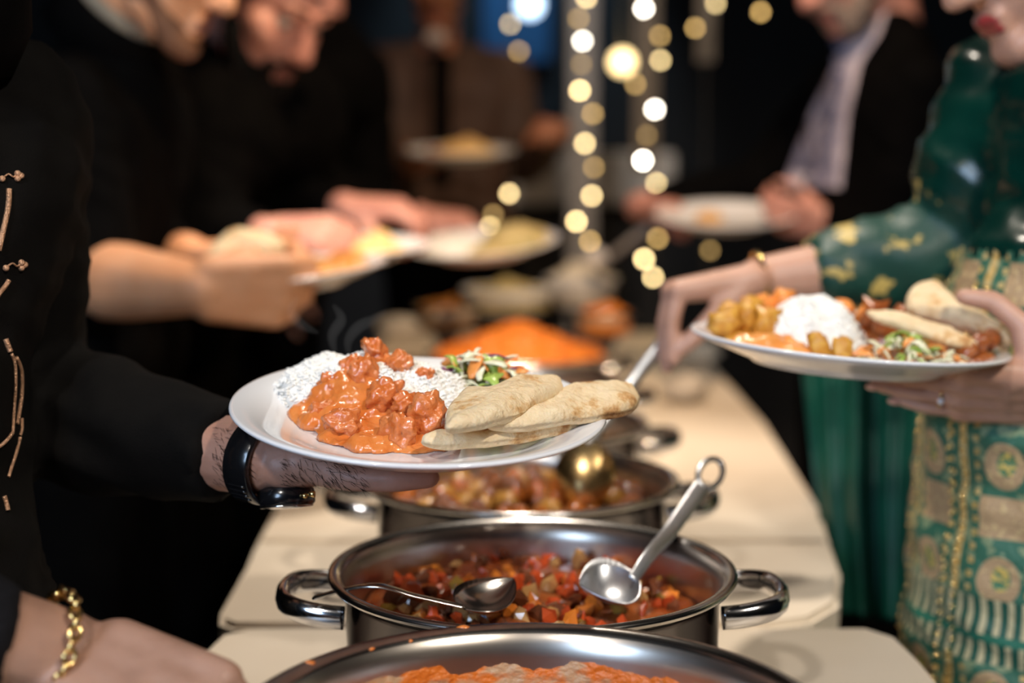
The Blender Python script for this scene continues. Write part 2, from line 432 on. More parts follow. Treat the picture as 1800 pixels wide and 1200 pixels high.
def disc_surface(R, z, nr=26, na=84, f=None):
    V, F = [(0, 0, z+(f(0, 0) if f else 0))], []
    for i in range(1, nr+1):
        r = R*i/nr
        for k in range(na):
            an = 2*math.pi*k/na; x, y = r*math.cos(an), r*math.sin(an)
            V.append((x, y, z+(f(x, y) if f else 0)))
    for k in range(na): F.append((0, 1+k, 1+(k+1) % na))
    for i in range(nr-1):
        for k in range(na):
            k2 = (k+1) % na; F.append((1+i*na+k, 1+(i+1)*na+k, 1+(i+1)*na+k2, 1+i*na+k2))
    n = len(V); zb = z-0.03                     # underside, so that it has depth
    V.append((0, 0, zb)); base = 1+(nr-1)*na
    ring = [len(V)+k for k in range(na)]; V += [(V[base+k][0]*0.97, V[base+k][1]*0.97, zb) for k in range(na)]
    for k in range(na):
        k2 = (k+1) % na; F.append((base+k, ring[k], ring[k2], base+k2)); F.append((n, ring[k2], ring[k]))
    return V, F
def lumps(n, r=1.0, sub=1, amp=0.35, sc=1.6, boxy=0.0, squash=(1, 1, 1)):
    out = []
    for i in range(n):
        V, F = icos(sub, 1.0); V = np.array(V)
        for k in range(len(V)):
            p = Vector(V[k])
            if boxy:
                mx = max(abs(c) for c in p); p = p.lerp(p/mx*0.9, boxy)
            d = 1+amp*mnoise.noise(Vector(V[k])*sc+Vector((i*7.3, i*3.1, 0)))
            V[k] = np.array(p)*d*r*np.array(squash)
        out.append((V, F))
    return out

PX = [0.012, 0.016, 0.010, 0.010, 0.012, 0.012]
PYC = [0.765, 1.097, 1.430, 1.763, 2.096, 2.44]
# pot streaked with curry, nearest to the table's end
M_steel_o = mat('steel_dark_reflections', (0.16, 0.15, 0.15), rough=0.14, metal=1.0)
M_steel_i = mat('pan_inner_steel', (0.58, 0.53, 0.48), (0.50, 0.45, 0.40), rough=0.30, metal=1.0, scale=30)
M_residue = mat('curry_residue', (0.60, 0.15, 0.015), (0.46, 0.29, 0.16), rough=0.35, scale=42, bump=1.0, bscale=110, coat=0.3, contrast=(0.48, 0.60), detail=8, anis=(1, 1, 1.6))
t1 = pot((PX[0], PYC[0]), 'steel pot nearly emptied, its inner wall streaked with orange curry', R=1.06)
def residue():
    V, F = [], []; na, nz = 420, 16
    for k in range(na):
        an = 2*math.pi*k/na
        top = 0.0905+0.006*fbm((math.cos(an)*5, math.sin(an)*5, 1.3), 4)+0.0016*mnoise.noise(Vector((math.cos(an)*40, math.sin(an)*40, 4)))
        for i in range(nz):
            z = 0.012+(top-0.012)*i/(nz-1)
            rw = np.interp(z, [0.010, 0.018, 0.045, 0.092, 0.100], [0.130, 0.139, 0.1435, 0.1448, 0.1465])
            th = 0.0012*(0.5+max(0, fbm((math.cos(an)*9, math.sin(an)*9, z*70), 4))) if i < nz-1 else -0.0004
            r = rw-max(th, 0.00035) if i < nz-1 else rw+0.0004
            V.append((r*math.cos(an), r*math.sin(an), z))
    for k in range(na):
        k2 = (k+1) % na
        for i in range(nz-1): F.append((k*nz+i, k*nz+i+1, k2*nz+i+1, k2*nz+i))
    return V, F
P1M = Matrix.Translation((PX[0], PYC[0], TZ+0.0005)) @ Matrix.Scale(1.06, 4)
cur = thing('curry_remains', 'orange curry remains smeared inside the nearly emptied pot', 'curry', (PX[0], PYC[0], TZ+0.012))
mk('wall_smear', residue(), M_residue, cur, P1M)
mk('sauce', disc_surface(0.138, 0.024, f=lambda x, y: 0.004*fbm((x, y, 0), 4, 30)), M_curry, cur, P1M)
sm = lumps(3, 1, 1, 0.4)
for i, (px, py, s) in enumerate(((816, 1119, 0.0035), (668, 1158, 0.0018), (742, 1150, 0.0016), (580, 1192, 0.003), (1285, 1198, 0.0016))):
    p = onz(px, py, RZ)
    d = Vector((p.x-PX[0], p.y-PYC[0])); d.normalize(); rr = 0.166 if i in (0, 3, 4) else 0.160
    mk('splash', sm[i % 3], M_curry, cur, TRS((PX[0]+d.x*rr, PYC[0]+d.y*rr, TZ+(0.1165 if rr > 0.163 else 0.1145)), (0, 0, i), (s*1.6, s, s*0.5)))

# pot of vegetable stew
pot((PX[1], PYC[1]), 'steel pot of diced vegetable stew with two serving spoons in it')
P2 = Vector((PX[1], PYC[1], TZ+0.0005))
st = thing('vegetable_stew', 'glossy red and brown diced vegetable stew in the pot with two spoons', 'stew', (P2.x, P2.y, TZ+0.03))
M_st0 = mat('stew_sauce', (0.16, 0.030, 0.008), (0.30, 0.075, 0.015), rough=0.18, scale=40, bump=0.5, bscale=90, coat=0.6)
FZ = 0.070
def stew_h(x, y): return 0.010*fbm((x, y, 0.3), 3, 22)+0.010*math.exp(-((x+0.03)**2+(y-0.03)**2)/0.006)-0.012*math.exp(-((x-0.10)**2+(y+0.02)**2)/0.003)
mk('sauce', disc_surface(0.1425, FZ, f=stew_h), M_st0, st, Matrix.Translation(P2))
stew_cols = [mat('diced_tomato', (0.42, 0.045, 0.012), (0.55, 0.09, 0.02), rough=0.15, scale=80, coat=0.7),
             mat('diced_carrot', (0.62, 0.16, 0.02), (0.70, 0.22, 0.03), rough=0.16, scale=80, coat=0.7),
             mat('diced_onion', (0.40, 0.19, 0.06), (0.52, 0.29, 0.11), rough=0.16, scale=60, coat=0.7),
             mat('diced_aubergine', (0.09, 0.022, 0.010), (0.20, 0.06, 0.02), rough=0.15, scale=60, coat=0.7),
             mat('diced_pepper', (0.22, 0.13, 0.025), (0.30, 0.17, 0.03), rough=0.16, scale=60, coat=0.7)]
chunk_me = [[meshdata('stew_piece', v, f, m, False) for v, f in lumps(3, 1, 1, 0.9, 1.9, 0.75)] for m in stew_cols]
for i in range(285):
    r = 0.137*math.sqrt(random.random()); an = random.random()*6.283
    x, y = r*math.cos(an), r*math.sin(an)
    if (x-0.085)**2+(y+0.01)**2 < 0.0016 and random.random() < 0.6: continue
    s = random.uniform(0.0035, 0.0085)
    k = random.choices(range(5), (4, 2.6, 2.4, 4, 0.8))[0]
    inst('vegetable_piece', random.choice(chunk_me[k]), TRS(P2+Vector((x, y, FZ+stew_h(x, y)+s*0.35)),
         (random.random()*6, random.random()*6, random.random()*6), (s*random.uniform(0.9, 1.7), s, s*random.uniform(0.45, 0.9))), st)

# pot of browned chunks
pot((PX[2], PYC[2]), 'steel pot of browned meat and potato, dipped into by the woman\'s spoon', R=1.0)
P3 = Vector((PX[2], PYC[2], TZ+0.0005))
st3 = thing('meat_stew', 'browned meat and potato pieces in the pot behind the vegetable stew', 'stew', (P3.x, P3.y, TZ+0.03))
mk('sauce', disc_surface(0.1425, 0.066, f=lambda x, y: 0.008*fbm((x, y, 2), 3, 20)), mat('brown_sauce', (0.16, 0.05, 0.010), (0.26, 0.09, 0.02), rough=0.2, scale=30, coat=0.5), st3, Matrix.Translation(P3))
cm3 = [mat('browned_meat', (0.15, 0.042, 0.010), (0.27, 0.09, 0.02), rough=0.22, scale=70, coat=0.5, bump=0.4, bscale=150),
       mat('roast_potato', (0.36, 0.16, 0.03), (0.48, 0.25, 0.06), rough=0.3, scale=60, coat=0.4),
       mat('red_meat', (0.33, 0.08, 0.012), (0.42, 0.13, 0.025), rough=0.22, scale=60, coat=0.5)]
c3 = [[meshdata('meat_piece', v, f, m) for v, f in lumps(3, 1, 2, 0.6, 1.8)] for m in cm3]
for i in range(95):
    r = 0.128*math.sqrt(random.random()); an = random.random()*6.283
    x, y = r*math.cos(an), r*math.sin(an); s = random.uniform(0.009, 0.017)
    inst('meat_piece', random.choice(c3[random.choices((0, 1, 2), (4, 2.2, 3))[0]]), TRS(P3+Vector((x, y, 0.070+s*0.5+0.012*math.exp(-(x*x+y*y)/0.006))),
         (random.random()*6, random.random()*6, random.random()*6), (s*1.3, s, s*0.8)), st3)

# the pots further back
def filled(i, label, flabel, fname, cat, fz, h, m, R=0.1425, name='food'):
    pot((PX[i], PYC[i]), label)
    P = Vector((PX[i], PYC[i], TZ+0.0005))
    f_ = lambda x, y: h*math.exp(-((x*x+y*y)/(0.008)))+0.010*fbm((x, y, i), 4, 35)
    o = mk(fname, disc_surface(R, fz, 34, 110, f=f_), m, None, Matrix.Translation(P))
    tag(o, flabel, cat); return P, f_
M_dal = mat('dark_lentils', (0.16, 0.08, 0.02), (0.30, 0.15, 0.03), rough=0.25, scale=60, coat=0.4)
filled(3, 'steel pot of dark lentils hidden behind the plate with curry and naan', 'dark lentil dish in the pot behind the meat pot', 'lentils', 'lentils', 0.07, 0.005, M_dal)
M_spin = mat('brown_vegetables', (0.20, 0.09, 0.02), (0.42, 0.16, 0.03), rough=0.3, scale=40, coat=0.4)
filled(4, 'steel pot standing between the lentils and the heaped orange rice', 'brown vegetable dish in the pot next to the orange rice', 'vegetables', 'vegetables', 0.075, 0.008, M_spin)
M_orice = mat('orange_rice', (0.66, 0.16, 0.012), (0.78, 0.26, 0.03), rough=0.4, scale=90, bump=0.4, bscale=200)
P, f_ = filled(5, 'wide steel pot heaped with bright orange rice', 'heap of bright orange rice filling the wide pot', 'orange_rice', 'rice', 0.106, 0.052, M_orice, 0.1465)
gm = lumps(1, 1, 1, 0.2)[0]
parts = []
for k in range(900):
    r = 0.143*math.sqrt(random.random()); an = random.random()*6.283; x, y = r*math.cos(an), r*math.sin(an)
    parts.append(xf(gm, TRS(P+Vector((x, y, 0.107+f_(x, y))), (random.random(), random.random(), random.random()*6), (0.0065, 0.0017, 0.0017))))
tag(mk('rice_grains', cat_vf(parts), M_orice), 'loose orange rice grains on top of the heap in the wide pot', 'rice', kind='stuff')

# further serving dishes behind the orange rice
def dish(px, py, Y, R, H, label, m, S=0.09):
    H = H-S
    c = onz(px, py, TZ) if Y is None else Vector((at(px, py, Y).x, Y, TZ))
    prof = [(0, 0), (R*0.62, 0), (R*0.68, 0.003), (R*0.9, H*0.7), (R, H), (R*1.0, H+0.002), (R*0.97, H+0.002), (R*0.87, H*0.7), (R*0.62, 0.008), (0, 0.007)]
    t = thing('serving_bowl', label, 'bowl', c)
    mk('bowl', lathe(prof, 48), m, t, Matrix.Translation(c+Vector((0, 0, 0.0005+S))))
    mk('stand', lathe([(0, 0), (R*0.7, 0), (R*0.72, 0.004), (R*0.3, 0.014), (R*0.26, S*0.6), (R*0.5, S-0.004), (R*0.5, S), (0, S)], 32), M_tleg, t, Matrix.Translation(c+Vector((0, 0, 0.0005))))
    return c+Vector((0, 0, S))
def heap(name, label, cat, c, R, z, h, m, amp=0.015, sc=30, piece=None):
    o = mk(name, disc_surface(R, z, 22, 64, f=lambda x, y: h*math.exp(-((x*x+y*y)/(R*R*0.45)))+amp*fbm((x+c.x, y+c.y, 1), 4, sc)), m, None, Matrix.Translation(c))
    return tag(o, label, cat)
M_salad = mat('pale_salad', (0.60, 0.46, 0.22), (0.42, 0.34, 0.13), rough=0.45, scale=35)
M_papad = mat('pale_bread', (0.80, 0.70, 0.55), (0.86, 0.78, 0.64), rough=0.6, scale=25)
c = dish(895, 500, 3.35, 0.112, 0.145, 'pale bowl of beige salad behind the orange rice', M_china)
heap('salad', 'beige salad heaped in the pale bowl behind the orange rice', 'salad', c, 0.098, 0.042, 0.035, M_salad)
c = dish(1062, 540, 2.90, 0.062, 0.135, 'small steel bowl of orange chutney beside the heaped rice', M_steel)
heap('chutney', 'orange chutney heaped in the small steel bowl', 'chutney', c, 0.054, 0.032, 0.035, M_orice)
c = dish(1022, 480, 3.50, 0.09, 0.160, 'white bowl of pale bread next to the beige salad', M_china)
heap('bread_pieces', 'pale torn bread piled in the white bowl', 'bread', c, 0.078, 0.055, 0.055, M_papad, 0.03, 18)
c = dish(785, 515, 3.02, 0.072, 0.135, 'steel bowl of brown vegetables left of the beige salad', M_steel)
heap('vegetables', 'brown vegetables in the steel bowl beside the salad', 'vegetables', c, 0.062, 0.032, 0.03, M_spin)
M_nap = mat('white_paper', (0.62, 0.55, 0.46), (0.70, 0.62, 0.52), rough=0.8, scale=20)
for i, (px, py, Y, lab, rz) in enumerate(((1226, 640, 2.30, 'crumpled paper napkin at the table edge past the lentils', 0.4), (1205, 705, 1.95, 'crumpled paper napkin beside the brown vegetable pot', 1.2), (705, 590, 2.15, 'folded paper napkin at the table edge by the plates of the men', 0.2))):
    p = onz(px, py, TZ)
    V, F = icos(3, 1.0); V = np.array([np.array(v)*(1+0.45*fbm(v, 4, 1.7+i*0.3)) for v in V])*np.array([0.055, 0.04, 0.022])
    V[:, 2] -= V[:, 2].min()
    tag(mk('paper_napkin', (V, F), M_nap, None, TRS((p.x, p.y, TZ+0.0005), (0, 0, rz))), lab, 'napkin')

# ------------------------------------------------------------------ spoons
def spoon_bowl(L, W, D, th=0.0014):
    """bowl along +x from the neck (x=0) to the tip (x=L), hollow side up"""
    V, F = [], []; nu, nv = 14, 10
    for layer in (0, 1):
        for i in range(nu+1):
            u = i/nu; x = L*u
            hw = W/2*max(0.12 if i == 0 else 0.0, math.sin(math.pi*min(1, u**0.75))**0.75) if 0 < i < nu else (W*0.09 if i == 0 else 0.0008)
            for j in range(nv+1):
                v = -1+2*j/nv
                z = -D*(1-v*v)*math.sin(math.pi*u)**0.8 - layer*th
                V.append((x, hw*v, z))
    n1 = (nu+1)*(nv+1)
    for i in range(nu):
        for j in range(nv):
            a, b, c, d = i*(nv+1)+j, (i+1)*(nv+1)+j, (i+1)*(nv+1)+j+1, i*(nv+1)+j+1
            F.append((a, b, c, d)); F.append((n1+a, n1+d, n1+c, n1+b))
    for i in range(nu):
        for j, fl in ((0, 0), (nv, 1)):
            a, b = i*(nv+1)+j, (i+1)*(nv+1)+j
            f = (a, n1+a, n1+b, b); F.append(f[::-1] if fl else f)
    return V, F
def spoon(label, neck, bowl_dir, bowl_up, handle, wr, m, L=0.08, W=0.055, D=0.016, flat=0.32, loop=None, hup=(0, 0, 1), name='serving_spoon', bm_=None):
    t = thing(name, label, 'spoon', neck)
    M = frame(Vector(neck), bowl_dir, bowl_up)
    mk('bowl', spoon_bowl(L, W, D), bm_ or m, t, M)
    path = catmull([neck-Vector(bowl_dir).normalized()*(-0.004)]+handle, 8)
    rs = [wr[0]+(wr[1]-wr[0])*i/(len(path)-1) for i in range(len(path))]
    mk('handle', tube(path, rs, 10, flat=flat, up=hup), m, t)
    if loop:
        c, ax, ay, r1, r2 = loop
        P = [c+ax*(math.cos(2*math.pi*k/28)*r1)+ay*(math.sin(2*math.pi*k/28)*r2) for k in range(28)]
        mk('hanging_loop', tube(P, 0.0028, 8, True, up=ax.cross(ay)), m, t)
    return t
# spoon resting on the right of the stew pot, long strap handle with an eye at its end
n1 = onz(1120, 1014, RZ-0.014); n1.y += 0.0
tip = onz(1028, 1066, RZ-0.036)
endp = at(1236, 850, 1.235); mid = at(1180, 930, 1.185)
bd = (tip-n1).normalized()
ax = (endp-mid).normalized(); ay = ax.cross(Vector((0.35, -0.75, 0.55))).normalized()
spoon('steel spoon with an eye in its long handle, leaning on the stew pot rim', n1, bd, Vector((0.15, -0.35, 0.9)),
      [n1.lerp(mid, 0.35)+Vector((0, 0, 0.004)), mid, endp], (0.0048, 0.0078), M_steel_d, L=(tip-n1).length*1.06, W=0.058, D=0.014, flat=0.3,
      loop=(endp+ax*0.016, ax, ay, 0.019, 0.0105), hup=(0.35, -0.75, 0.55))
# spoon lying across the left rim, handle over the pot handle
nk = onz(812, 1066, RZ-0.012); tp = onz(918, 1075, RZ-0.038)
rim = at(652, 1054, 1.03)
rim.z = RZ+0.0045
spoon('slim steel spoon lying across the left rim of the stew pot', nk, (tp-nk).normalized(), Vector((0.1, -0.25, 1)),
      [nk.lerp(rim, 0.5), rim, at(556, 1049, 1.05)], (0.0042, 0.0062), M_steel, L=0.062, W=0.045, D=0.012, flat=0.3)
# spoon in the woman's hand
nk = at(1034, 775, 1.415); tp = at(1018, 897, 1.372)
M_oily_glint = mat('oily_warm_glint_steel', (0.80, 0.56, 0.26), (0.62, 0.40, 0.16), rough=0.24, metal=1.0, scale=20)  # gold tint for the oil film, with warm reflection painted in
sp_grip = at(1157, 612, 1.47)
spoon('steel serving spoon held by the woman, its bowl dipping into the meat pot', nk, (tp-nk).normalized(), Vector((-0.15, -0.95, 0.28)),
      [at(1062, 745, 1.43), at(1110, 675, 1.455), sp_grip, at(1176, 583, 1.478)], (0.0050, 0.0078), M_steel_d, L=(tp-nk).length*1.02, W=0.062, D=-0.010, bm_=M_oily_glint, flat=0.34, hup=(0.2, -1, 0.1))
# pale spoon handle leading into the white bowl
q0 = at(1058, 462, 3.35); q1 = at(1140, 398, 3.0)
spoon('pale serving spoon slanting into the white bowl of bread', q0, (q0-q1).normalized(), Vector((0, -0.5, 0.8)), [q0.lerp(q1, 0.5), q1], (0.010, 0.017), mat('pale_plastic', (0.66, 0.60, 0.56), rough=0.4), L=0.07, W=0.05, D=0.014, flat=0.4, hup=(0, -1, 0.4))
# ------------------------------------------------------------------ plates of food
PD = 0.024
plate_prof = [(0, 0.003), (0.070, 0.003), (0.078, 0.0), (0.083, 0.0), (0.086, 0.003), (0.104, 0.009), (0.125, 0.0165), (0.1385, 0.0215), (0.1400, 0.0232), (0.1393, 0.0246),
              (0.137, 0.0250), (0.123, 0.0212), (0.106, 0.0148), (0.097, 0.0098), (0.090, 0.0072), (0.082, 0.0062), (0, 0.006)]
plate_vf = lathe(plate_prof, 96)
def plate_surf(r): return float(np.interp(r, [0, 0.082, 0.090, 0.097, 0.106, 0.123, 0.137], [0.006, 0.0062, 0.0072, 0.0098, 0.0148, 0.0212, 0.0250]))
def plate(px, py, Y, tilt, roll, label, extra=0.0):
    """rim centre seen at a pixel at distance Y; tilt towards the camera, roll = right side down (degrees)"""
    n = Vector((math.sin(math.radians(roll)), -math.sin(math.radians(tilt)), 1)).normalized()
    c = at(px, py, Y)-n*PD
    M = frame(c, (1, 0, 0), n)
    o = tag(mk('dinner_plate', plate_vf, M_china, None, M), label, 'plate', 'white dinner plates held by the guests')
    return M
def grain_mesh():
    V, F = lathe([(0, -1), (0.75, -0.6), (1, 0), (0.75, 0.6), (0, 1)], 5)
    return np.array(V), F
GR = grain_mesh()
def rice(M, label, c, rx, ry, h, n=1300, gl=0.0034, seed=1):
    """a mound of grains on a plate, local coordinates"""
    rnd = random.Random(seed); parts = []
    def hz(x, y):
        q = ((x-c[0])/rx)**2+((y-c[1])/ry)**2
        return h*max(0, 1-q)**0.62*(1+0.22*mnoise.noise(Vector((x*55, y*55, seed)))) if q < 1 else 0
    base = disc_surface(1.0, 0, 14, 40)
    V = np.array(base[0]); m = len(V)
    for k in range(m):
        x, y = c[0]+V[k][0]*rx, c[1]+V[k][1]*ry
        pz = plate_surf(math.hypot(x, y))
        V[k] = (x, y, pz+hz(x, y)+0.0001) if V[k][2] > -0.01 else (x, y, pz-0.0004)
    parts.append((V, base[1]))
    for i in range(n):
        r = math.sqrt(rnd.random())*1.03; a_ = rnd.random()*6.283
        x, y = c[0]+rx*r*math.cos(a_), c[1]+ry*r*math.sin(a_)
        z = plate_surf(math.hypot(x, y))+hz(x, y)+0.0007
        parts.append(xf(GR, TRS((x, y, z), (1.57+rnd.uniform(-0.5, 0.5), rnd.uniform(-.3, .3), rnd.random()*6.28), (0.0011, 0.0011, gl*rnd.uniform(0.8, 1.2)))))
    return tag(mk('rice_portion', cat_vf(parts), M_rice, None, M), label, 'rice', kind='stuff')
def displaced(VF, amp, sc, seed=0, zscale=1.0):
    co, F, no = VF
    V = co.copy()
    for k in range(len(V)): V[k] += no[k]*amp*fbm((co[k][0]+seed, co[k][1], co[k][2]*zscale), 4, sc)
    return V, F
def naan(label, outline, thick, p, n, seed, dome=0.004, nz=0.0036, flat=True):
    P = [onplane(x, y, p, n) for x, y in outline]
    P = catmull(P, 5, True)
    o = mk('naan_bread', pillow(P, thick, 9, nz, seed, dome, 45), M_naan)
    return tag(o, label, 'bread')
shred = {}
def shreds(M, name, label, cat, c, rx, ry, h, n, cols, seed, L=(0.012, 0.022)):
    rnd = random.Random(seed); root = thing(name, label, cat, M @ Vector((c[0], c[1], 0.008)))
    for i in range(n):
        m = rnd.choices([q[0] for q in cols], [q[1] for q in cols])[0]
        if m.name not in shred:
            shred[m.name] = []
            for k in range(4):
                w_ = 0.18+0.25*rnd.random(); bend = rnd.uniform(0.2, 0.6); V, F = [], []
                for iu in range(7):
                    u = -1+2*iu/6
                    for jv in range(3):
                        v = (-1+jv)
                        V.append((u, v*w_*(1-0.55*u*u)+0.12*math.sin(u*3+k), bend*(1-u*u)+0.12*v*v*w_))
                for iu in range(6):
                    for jv in range(2):
                        q = iu*3+jv; F.append((q, q+3, q+4, q+1))
                V = np.array(V); nb = len(V); V2 = V-np.array([0, 0, 0.09])
                F2 = [tuple(reversed([x+nb for x in f])) for f in F]
                edge = [i_*3 for i_ in range(7)]+[19, 20]+[i_*3+2 for i_ in range(5, -1, -1)]+[1]
                side = [(edge[k_], edge[k_]+nb, edge[(k_+1) % len(edge)]+nb, edge[(k_+1) % len(edge)]) for k_ in range(len(edge))]
                shred[m.name].append(meshdata('shred', np.concatenate([V, V2]), F+F2+side, m))
        r = math.sqrt(rnd.random()); a_ = rnd.random()*6.283
        x, y = c[0]+rx*r*math.cos(a_), c[1]+ry*r*math.sin(a_)
        z = plate_surf(math.hypot(x, y))+h*(1-r*r)*rnd.uniform(0.55, 1)+0.001; s = rnd.uniform(*L)/2
        inst('salad_shred', rnd.choice(shred[m.name]), M @ TRS((x, y, z), (rnd.uniform(-.9, .9), rnd.uniform(-.6, .6), rnd.random()*6.28), (s, s, s)), root)
    return root
M_cab = mat('pale_cabbage', (0.76, 0.72, 0.48), (0.82, 0.82, 0.62), rough=0.3, scale=60)
M_let = mat('green_lettuce', (0.30, 0.46, 0.07), (0.46, 0.58, 0.14), rough=0.3, scale=60)
M_car = mat('carrot_shred', (0.80, 0.26, 0.05), (0.86, 0.36, 0.10), rough=0.35, scale=60)
M_cuc = mat('cucumber_skin', (0.06, 0.15, 0.02), (0.10, 0.22, 0.04), rough=0.3, scale=60)
M_redc = mat('red_cabbage', (0.13, 0.02, 0.09), (0.22, 0.04, 0.13), rough=0.3, scale=60)
SALAD = [(M_cab, 5), (M_let, 3), (M_car, 3), (M_cuc, 0.7), (M_redc, 0.6)]

# plate with curry, rice, salad and naan
MP1 = plate(737, 712, 1.05, 7.2, 2.6, 'white dinner plate of orange chicken curry, rice, salad and three naan')
NP1 = Vector((MP1[0][2], MP1[1][2], MP1[2][2])); OP1 = MP1.translation
rice(MP1, 'white rice under the orange curry on the plate with three naan', (-0.034, 0.046), 0.078, 0.056, 0.040, 2600, seed=3)
cv = fuse([ellipsoid((-0.050, 0.026, 0.010), 0.045, 0.038, 0.032), ellipsoid((-0.020, -0.020, 0.007), 0.056, 0.046, 0.010),
           ellipsoid((-0.062, 0.008, 0.010), 0.034, 0.032, 0.014), ellipsoid((-0.036, 0.044, 0.030), 0.028, 0.020, 0.021),
           ellipsoid((-0.030, 0.010, 0.012), 0.046, 0.032, 0.020), ellipsoid((-0.008, 0.040, 0.036), 0.016, 0.008, 0.007, n=12), ellipsoid((0.002, 0.034, 0.033), 0.010, 0.007, 0.006, n=12)], 0.0019, 3)
cV, cF = displaced(cv, 0.0050, 62, 3.3)
cV[:, 2] = np.maximum(cV[:, 2], [plate_surf(math.hypot(x, y))+0.0003 for x, y in cV[:, :2]])
cth = thing('chicken_curry', 'glossy orange chicken curry poured over rice on the plate with three naan', 'curry', OP1+NP1*0.008)
mk('sauce', (cV, cF), M_curry, cth, MP1)
for i, (x, y, z, s) in enumerate(((-0.052, -0.030, 0.017, 0.014), (-0.012, -0.044, 0.016, 0.016), (0.008, -0.036, 0.028, 0.0155), (-0.026, -0.006, 0.031, 0.014),
                                  (-0.038, 0.046, 0.052, 0.012), (-0.018, 0.036, 0.046, 0.011), (-0.066, 0.018, 0.030, 0.012), (-0.044, 0.018, 0.042, 0.012),
                                  (-0.008, -0.016, 0.027, 0.013), (-0.072, -0.006, 0.018, 0.010), (0.002, 0.032, 0.038, 0.008), (-0.055, 0.034, 0.040, 0.010))):
    V, F = icos(4, 1.0)
    V = np.array([np.array(v)*(0.92+0.38*fbm(Vector(v)+Vector((i*3.1, 0, i)), 3, 1.5)-0.18*abs(mnoise.noise(Vector(v)*3.5+Vector((i, 2, 0))))) for v in V])*np.array([1.15, 1, 0.85])
    mk('chicken_piece', (V, F), M_chick, cth, MP1 @ TRS((x, y, z), (i*1.3, i*0.7, i*2.1), (s, s, s)))
shreds(MP1, 'salad_portion', 'shredded cabbage, carrot and lettuce salad beside the rice with orange curry', 'salad', (0.040, 0.074), 0.042, 0.030, 0.040, 120, SALAD, 5, (0.016, 0.030))
naan('naan bread lying lowest, along the near rim of the curry plate', [(742, 777), (775, 767), (860, 754), (960, 744), (1030, 735), (1042, 741), (1020, 751), (930, 768), (830, 780), (765, 783)], 0.012, OP1+NP1*0.019, NP1, 1.0, 0.002)
naan('naan bread jutting out over the rim of the curry plate', [(856, 746), (905, 729), (985, 697), (1040, 681), (1092, 678), (1117, 688), (1125, 706), (1105, 722), (1000, 739), (910, 751), (866, 752)], 0.014, OP1+NP1*0.031, (NP1+Vector((0.02, 0.0, 0))).normalized(), 2.0, 0.004)
naan('naan bread lying on top, beside the chicken pieces and the salad', [(783, 750), (788, 722), (812, 698), (880, 685), (950, 668), (982, 672), (990, 686), (972, 702), (915, 726), (850, 746), (800, 754)], 0.014, OP1+NP1*0.038, NP1, 3.0, 0.004)

# the woman's plate
MP2 = plate(1490, 597, 1.262, 0.5, 3.9, 'white dinner plate of rice, curries and folded naan held by the woman')
OP2 = MP2.translation
rice(MP2, 'tall mound of white rice on the plate held by the woman', (-0.030, 0.012), 0.052, 0.050, 0.052, 1900, seed=8)
M_yel = mat('yellow_potato_curry', (0.50, 0.20, 0.018), (0.66, 0.36, 0.06), rough=0.4, scale=110, bump=0.4, bscale=200)
M_rogan = mat('dark_red_curry', (0.26, 0.06, 0.014), (0.42, 0.13, 0.03), rough=0.3, scale=60, coat=0.3)
M_dark = mat('dark_greens', (0.05, 0.06, 0.015), (0.14, 0.10, 0.02), rough=0.35, scale=80)
M_pak = mat('orange_korma', (0.74, 0.27, 0.06), (0.80, 0.36, 0.10), rough=0.3, scale=60, bump=0.4, bscale=120, coat=0.3)
def blob_food(M, name, label, cat, ells, amp, sc, m, voxel=0.003, lump=None):
    V, F = displaced(fuse([ellipsoid(c, *r) for c, r in ells], voxel, 3), amp, sc, 1.7)
    V[:, 2] = np.maximum(V[:, 2], [plate_surf(math.hypot(x, y))+0.0003 for x, y in V[:, :2]])
    if lump is None: return tag(mk(name, (V, F), m, None, M), label, cat)
    t = thing(name, label, cat, M @ Vector((ells[0][0][0], ells[0][0][1], 0.008))); mk('sauce', (V, F), m, t, M)
    for i, (x, y, z, s) in enumerate(lump[0]):
        mk(lump[2], lump_shapes[i % 4], lump[1], t, M @ TRS((x, y, z), (i, i*0.7, i*2.1), (s*1.2, s, s*0.9)))
    return t
lump_shapes = lumps(4, 1.0, 2, 0.7, 1.9, 0.8)
blob_food(MP2, 'korma_portion', 'bright orange curry along the rim of the woman\'s plate', 'curry', [((-0.080, -0.050, 0.014), (0.036, 0.022, 0.016)), ((-0.058, -0.066, 0.012), (0.036, 0.018, 0.010))], 0.004, 70, M_pak)
blob_food(MP2, 'potato_curry', 'yellow potato curry beside the rice on the woman\'s plate', 'curry', [((-0.092, 0.010, 0.014), (0.030, 0.035, 0.014)), ((-0.07, 0.03, 0.014), (0.03, 0.03, 0.014))], 0.003, 70, M_yel,
          lump=([(-0.112, -0.008, 0.034, 0.012), (-0.092, 0.004, 0.036, 0.0125), (-0.075, -0.006, 0.034, 0.012), (-0.104, 0.03, 0.036, 0.012), (-0.066, 0.012, 0.034, 0.012), (-0.085, 0.035, 0.040, 0.012), (-0.04, -0.070, 0.024, 0.011), (-0.022, -0.072, 0.022, 0.010)], M_yel, 'potato_piece'))
blob_food(MP2, 'greens_portion', 'dark cooked greens behind the rice on the woman\'s plate', 'greens', [((-0.060, 0.070, 0.026), (0.034, 0.026, 0.024)), ((0.02, 0.075, 0.024), (0.03, 0.02, 0.022))], 0.006, 60, M_dark,
          lump=([(-0.075, 0.055, 0.045, 0.011), (-0.05, 0.06, 0.047, 0.012), (-0.062, 0.058, 0.043, 0.009), (0.03, 0.06, 0.042, 0.010), (0.01, 0.07, 0.044, 0.010)], M_car, 'carrot_piece'))
